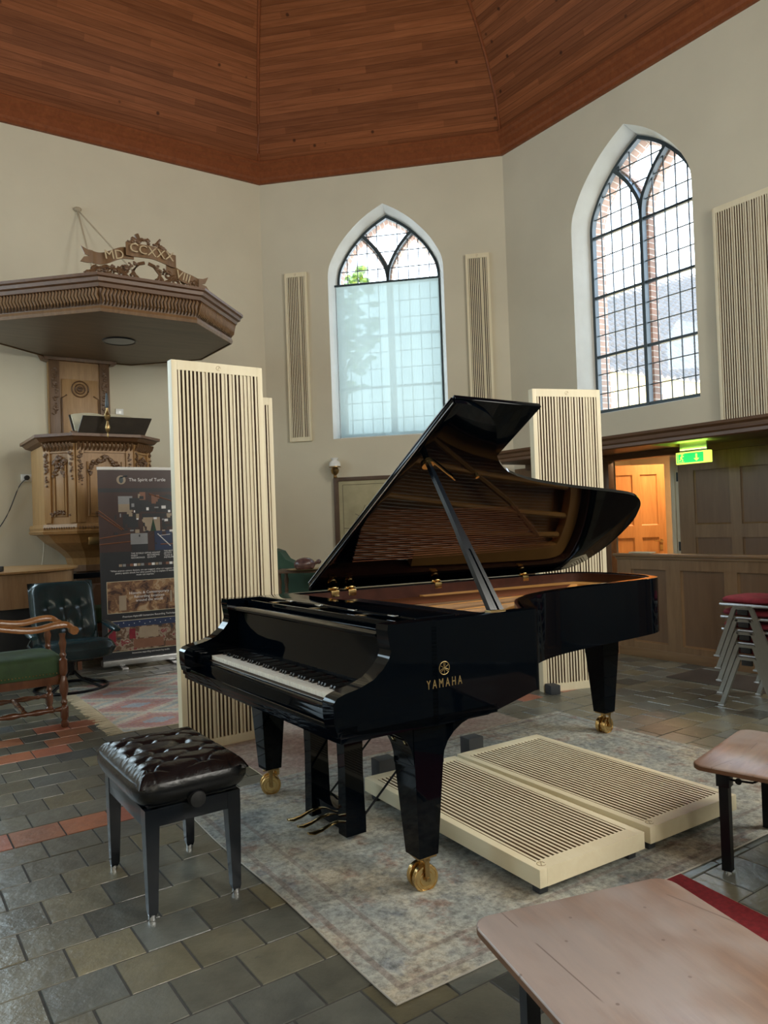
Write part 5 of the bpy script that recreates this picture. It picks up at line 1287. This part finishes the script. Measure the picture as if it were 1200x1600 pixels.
text('THE BEST\nARTISTS\nTEAMS &\nINSTRUMENTS', .022, 'white_print', ban, T(.63, -.0042, 1.115) @ XZ, 'banner_small_text', .0003, 'LEFT')
for i in range(18):
    pr(.18+i*.036, .21+i*.036, 1.01, 1.035, ['print_tan', 'print_copper', 'print_grey', 'white_print', 'print_maroon'][(i*7) % 5], -.0045, 'printed_badge')
text('“What science cannot declare, art can suggest; what art suggests silently,\npoetry speaks aloud; but what poetry fails to explain in words,\nmusic can express.”', .0235, 'white_print', ban, T(.44, -.0042, .945) @ XZ, 'banner_quote', .0003)
pr(.055, .845, .545, .865, 'page', -.0036, 'printed_border'); pr(.06, .84, .55, .86, 'print_hall', -.0042)
for x0, x1, z0, z1 in ((.17, .24, .57, .72), (.68, .70, .62, .74), (.72, .75, .60, .77), (.77, .81, .58, .79)): pr(x0, x1, z0, z1, 'print_tan', -.0048)
text('Historic & Contemporary\nRecording locations\naround the world', .038, 'white_print', ban, T(.47, -.0052, .70) @ XZ, 'banner_caption', .0003)
text('Premium Hybrid® Immersive Recording Technique', .026, 'white_print', ban, T(.47, -.0042, .505) @ XZ, 'banner_caption', .0003)
pr(.055, .845, .13+.03, .47, 'page', -.0036, 'printed_border'); pr(.06, .84, .165, .465, 'print_studio', -.0042)
pr(.06, .84, .40, .465, 'print_blue', -.0046); pr(.06, .13, .26, .39, 'seat_red', -.0048); pr(.26, .32, .28, .38, 'seat_red', -.0048); pr(.36, .55, .28, .39, 'print_tan', -.0048); pr(.30, .60, .18, .27, 'print_copper', -.005); pr(.62, .82, .17, .22, 'print_copper', -.005)
for i in range(14): pr(.10+i*.052, .108+i*.052, .43+.012*(i % 3-1), .436+.012*(i % 3-1), 'white_print', -.0052, 'printed_spot')
text('Immersive recording and mastering studio', .022, 'white_print', ban, T(.47, -.0042, .135) @ XZ, 'banner_caption', .0003)

# ------------------------------------------------------------ leather swivel chair
rc_ = thing('leather_swivel_chair', 'dark green leather swivel recliner with tufted back in front of the banner', 'chair', (-2.80, 6.66, 0), atan2(.56, .83))
# local -y is the facing direction
mb = MB(); ring = [(.30*cos(a*pi/16)*(1.0 if abs(cos(a*pi/16)) < .99 else 1), .30*sin(a*pi/16), .014) for a in range(32)]
mb.tube(ring+[ring[0]], .013, 8)
for k in range(4):
    a = pi/4+k*pi/2; mb.tube([(.29*cos(a), .29*sin(a), .02), (.12*cos(a), .12*sin(a), .075), (.03*cos(a), .03*sin(a), .15)], .012, 8)
mb.build('base_ring', 'black_satin', rc_)
mb = MB(); mb.cyl((0, 0, .19), .028, .14, 16); mb.box(-.16, .16, -.14, .14, .25, .275, .006); mb.build('swivel_post', 'black_satin', rc_)
def cushion(mb, hx, hy, hz, M, p=5, tuft=None):
    def fn(a, b_, sgn):
        x = -1+2*a; y = -1+2*b_; e = (abs(x)**p+abs(y)**p); z = sgn*hz*max(0, 1-min(1, e))**.35
        if tuft and sgn > 0:
            for tx, ty in tuft: z -= .03*math.exp(-((x-tx)**2*hx*hx+(y-ty)**2*hy*hy)/.0022)+.008*math.exp(-abs(x-tx)*hx/.02)*(1 if abs(y-ty) < .5 else 0)
        return (x*hx, y*hy, z)
    mb.grid(lambda a, b_: fn(a, b_, 1), 36, 36, M=M); mb.grid(lambda a, b_: fn(a, b_, -1), 16, 16, M=M)
mb = MB(); cushion(mb, .31, .31, .09, T(0, -.10, .355) @ RX(radians(-5))); mb.build('seat', 'leather_green', rc_, smooth=70)
mb = MB(); cushion(mb, .275, .335, .085, T(0, .23, .61) @ RX(radians(68)), 6, [(-.5, .2), (0, .2), (.5, .2), (-.5, -.4), (0, -.4), (.5, -.4)]); mb.build('backrest', 'leather_green', rc_, smooth=70)
mb = MB(); cushion(mb, .275, .345, .03, T(0, .275, .60) @ RX(radians(68)), 8); mb.build('back_shell', 'black_satin', rc_, smooth=70)
for sg in (-1, 1):
    mb = MB(); mb.tube([(sg*.27, .17, .30), (sg*.325, .12, .40), (sg*.335, -.16, .50)], .011, 8); L_ = mb.build('arm_bracket', 'chrome', rc_)
    mb = MB(); mb.loft([[(sg*.335+x*.042*s_, y, z) for x, z in [(cos(a*pi/6), zz+.022*sin(a*pi/6)*s_) for a in range(12)]] for y, zz, s_ in ((.20, .545, .5), (.15, .54, .9), (-.05, .525, 1.0), (-.20, .515, 1.05), (-.27, .505, .7))]); mb.build('armrest', 'leather_green', rc_, smooth=60)

# ------------------------------------------------------------ green armchair with turned legs, facing v
fy = Vector((.8254, .5646)); fl_pt = Vector((-2.316, 5.328)); fr_pt = Vector((-2.589, 5.797))
wd_ = (fr_pt-fl_pt).normalized()       # far side
sx0 = Vector((fy.y, -fy.x))           # local x: right when facing +y
ac_c = (fl_pt+fr_pt)/2 - fy*.25
ac = thing('green_velvet_armchair', 'antique armchair with green velvet seat and turned legs at the left edge', 'chair', M=Matrix(((sx0.x, fy.x, 0, ac_c.x), (sx0.y, fy.y, 0, ac_c.y), (0, 0, 1, 0), (0, 0, 0, 1))))
HWc = .271
def turned(x, y, z0, z1, mb, r=.024):
    pr_ = [(.6, 0), (1, .02), (1.05, .06), (.75, .075), (.75, .09), (1.05, .11), (1.1, .20), (1, .22), (.6, .24), (.95, .27), (.6, .30), (.7, .33), (1.15, .38), (1.2, .46), (.8, .53), (.6, .55), (1.0, .57), (1.1, .60), (1.1, .72), (.65, .74), (.95, .77), (.65, .80), (.8, .84), (1.05, .90), (.7, .95), (.9, 1)]
    mb.lathe([(r*a, z0+(z1-z0)*b_) for a, b_ in pr_], 16, T(x, y, 0))
def turned_h(a, b_, mb, r=.018):
    a, b_ = Vector(a), Vector(b_); L_ = (b_-a).length; d = (b_-a).normalized(); q = d.to_track_quat('Z', 'Y').to_matrix().to_4x4()
    pr_ = [(.8, 0), (1.0, .06), (.6, .12), (1, .15), (.7, .2), (1.15, .3), (1.2, .36), (.7, .46), (1, .5), (.7, .54), (1.2, .64), (1.15, .7), (.7, .8), (1, .85), (.6, .88), (1, .94), (.8, 1)]
    mb.lathe([(r*k, L_*t_) for k, t_ in pr_], 12, T(*a) @ q)
for sg in (-1, 1):
    mb = MB(); turned(sg*HWc, .25, 0, .66, mb, .026); mb.build('front_leg', 'chair_wood', ac)
    mb = MB(); mb.tube([(sg*HWc, -.27, 0), (sg*HWc, -.25, .45), (sg*HWc, -.36, 1.05)], .024, 8); mb.build('rear_leg', 'chair_wood', ac)
    mb = MB(); turned_h((sg*HWc, -.26, .13), (sg*HWc, .25, .13), mb); mb.build('side_stretcher', 'chair_wood', ac)
    mb = MB(); pth = crom([(sg*HWc, -.32, .78), (sg*HWc, -.15, .735), (sg*HWc, .05, .70), (sg*HWc, .20, .72), (sg*HWc, .29, .715), (sg*HWc, .345, .665)], 5)
    mb.loft([[(x-.030, y, z-.02), (x+.030, y, z-.02), (x+.034, y, z+.005), (x+.02, y, z+.022), (x-.02, y, z+.022), (x-.034, y, z+.005)] for x, y, z in pth]); mb.tube([(sg*HWc-.034, .325, .675), (sg*HWc+.034, .325, .675)], .030, 14); mb.build('armrest', 'arm_wood', ac, smooth=50)
mb = MB(); turned_h((-HWc, 0, .13), (HWc, 0, .13), mb); mb.build('cross_stretcher', 'chair_wood', ac)
mb = MB(); mb.box(-.24, .24, -.24, .24, .30, .37, .003); mb.build('seat_rail', 'chair_wood', ac)
mb = MB(); mb.loft([[(x, y, z) for x, y, _ in sq(hx, hy, 0, 60, 6)] for hx, hy, z in ((.255, .255, .36), (.262, .262, .38), (.262, .262, .47), (.25, .25, .495), (.20, .20, .512), (.1, .1, .52))]); mb.build('seat_cushion', 'green_velvet', ac, smooth=60)
mb = MB()
for i in range(24):
    for (x, y) in ((-.252+.504*i/23, .2645), (.2645, -.252+.504*i/23)): mb.ball((x, y, .385), .005, .005, .005, 1)
mb.build('upholstery_nails', 'brass_dark', ac)
mb = MB(); mb.box(-.24, .24, -.40, -.33, .62, 1.05, .02, M=T(0, .03, 0)); mb.build('backrest', 'green_velvet', ac)

# ------------------------------------------------------------ far wall: framed map, oil lamp, cabinet with turtle
mp_ = thing('framed_map', 'large framed olive map or chart on the wall under the middle window', 'picture', M=FC @ T(.98, 0, 0))
mb = MB(); x1 = 1.75
mb.box(0, .07, -.05, -.004, .80, 2.03, .004); mb.box(x1-.07, x1, -.05, -.004, .80, 2.03, .004); mb.box(.07, x1-.07, -.049, -.004, 1.975, 2.03, .004); mb.box(.07, x1-.07, -.049, -.004, .80, .86, .004); mb.build('frame', 'frame_wood', mp_)
mb = MB(); mb.box(.065, x1-.065, -.03, -.01, .85, 1.98); mb.build('sheet', 'paper_old', mp_, smooth=0)
mb = MB()
for p_ in ([(.13, 1.92), (1.6, 1.92)], [(.13, .9), (.13, 1.92)], [(.30, 1.4), (.42, 1.55), (.45, 1.62)], [(.3, 1.5), (.6, 1.35), (.8, 1.3)], [(.13, 1.3), (.35, 1.28), (.6, 1.15)], [(.7, 1.5), (.9, 1.7), (1.2, 1.6)]):
    mb.tube([(x, -.032, z) for x, z in p_], .003, 4)
mb.build('drawn_lines', 'ink', mp_)
ol = thing('wall_oil_lamp', 'small brass oil lamp with white glass shade on the wall left of the map', 'lamp', M=FC @ T(1.03, -.13, 0))
mb = MB(); mb.lathe([(.01, 2.02), (.03, 2.03), (.02, 2.06), (.05, 2.09), (.06, 2.13), (.04, 2.17), (.085, 2.175), (.085, 2.185), (.02, 2.19)], 20); mb.tube([(0, .0, 2.05), (0, .12, 2.03)], .008, 6); mb.build('brass_font', 'brass_dark', ol)
mb = MB(); mb.lathe([(.082, 2.185), (.085, 2.21), (.075, 2.245), (.045, 2.27), (.035, 2.275), (.055, 2.305), (.04, 2.30)], 24); mb.build('glass_shade', 'porcelain', ol)
ct = thing('dark_side_cabinet', 'dark side table with turned legs behind the piano near the far wall', 'table', (-.82, 8.15, 0), radians(-5))
mb = MB(); mb.box(-.36, .36, -.22, .22, .86, .89, .006); mb.build('top', 'frame_wood', ct)
for sx_ in (-.30, .30):
    for sy_ in (-.17, .17): mb = MB(); turned(sx_, sy_, 0, .86, mb, .025); mb.build('leg', 'frame_wood', ct)
dk = thing('green_covered_cabinet', 'dark green covered cabinet behind the side table by the far wall', 'cabinet', (-1.05, 8.75, 0), radians(-5))
mb = MB(); mb.box(-.55, .55, -.2, .2, 0, .86, .02); mb.build('body', 'green_dark', dk)
mb = MB(); mb.prism([(-.35, .86), (.12, .86), (.02, .93), (-.08, .98), (-.14, 1.07), (-.22, 1.10), (-.35, 1.10)], -.15, .15, 'y'); mb.build('cover', 'green_dark', dk)
tt = thing('turtle_figurine', 'glossy brown turtle figurine on the dark side table', 'figurine', (-.86, 8.0, .89), radians(10))
mb = MB(); mb.ball((0, 0, .045), .115, .08, .075, 3); mb.build('shell', 'turtle_shell', tt, smooth=80)
mb = MB(); mb.ball((.15, 0, .07), .028, .022, .026, 2); mb.tube([(.08, 0, .04), (.15, 0, .07)], .016, 8)
for sx_ in (-.07, .07):
    for sy_ in (-.05, .05): mb.ball((sx_, sy_, .02), .03, .022, .02, 1)
mb.build('head_and_legs', 'turtle_shell', tt)
mb = MB(); mb.lathe([(.03, .890), (.18, .893), (.20, .900), (.02, .897)], 28); tag(mb.build('plate', 'brass_dark', None, T(-.86, 8.0, 0)), 'flat round plate under the turtle figurine', 'plate')
tt.location.z = .901
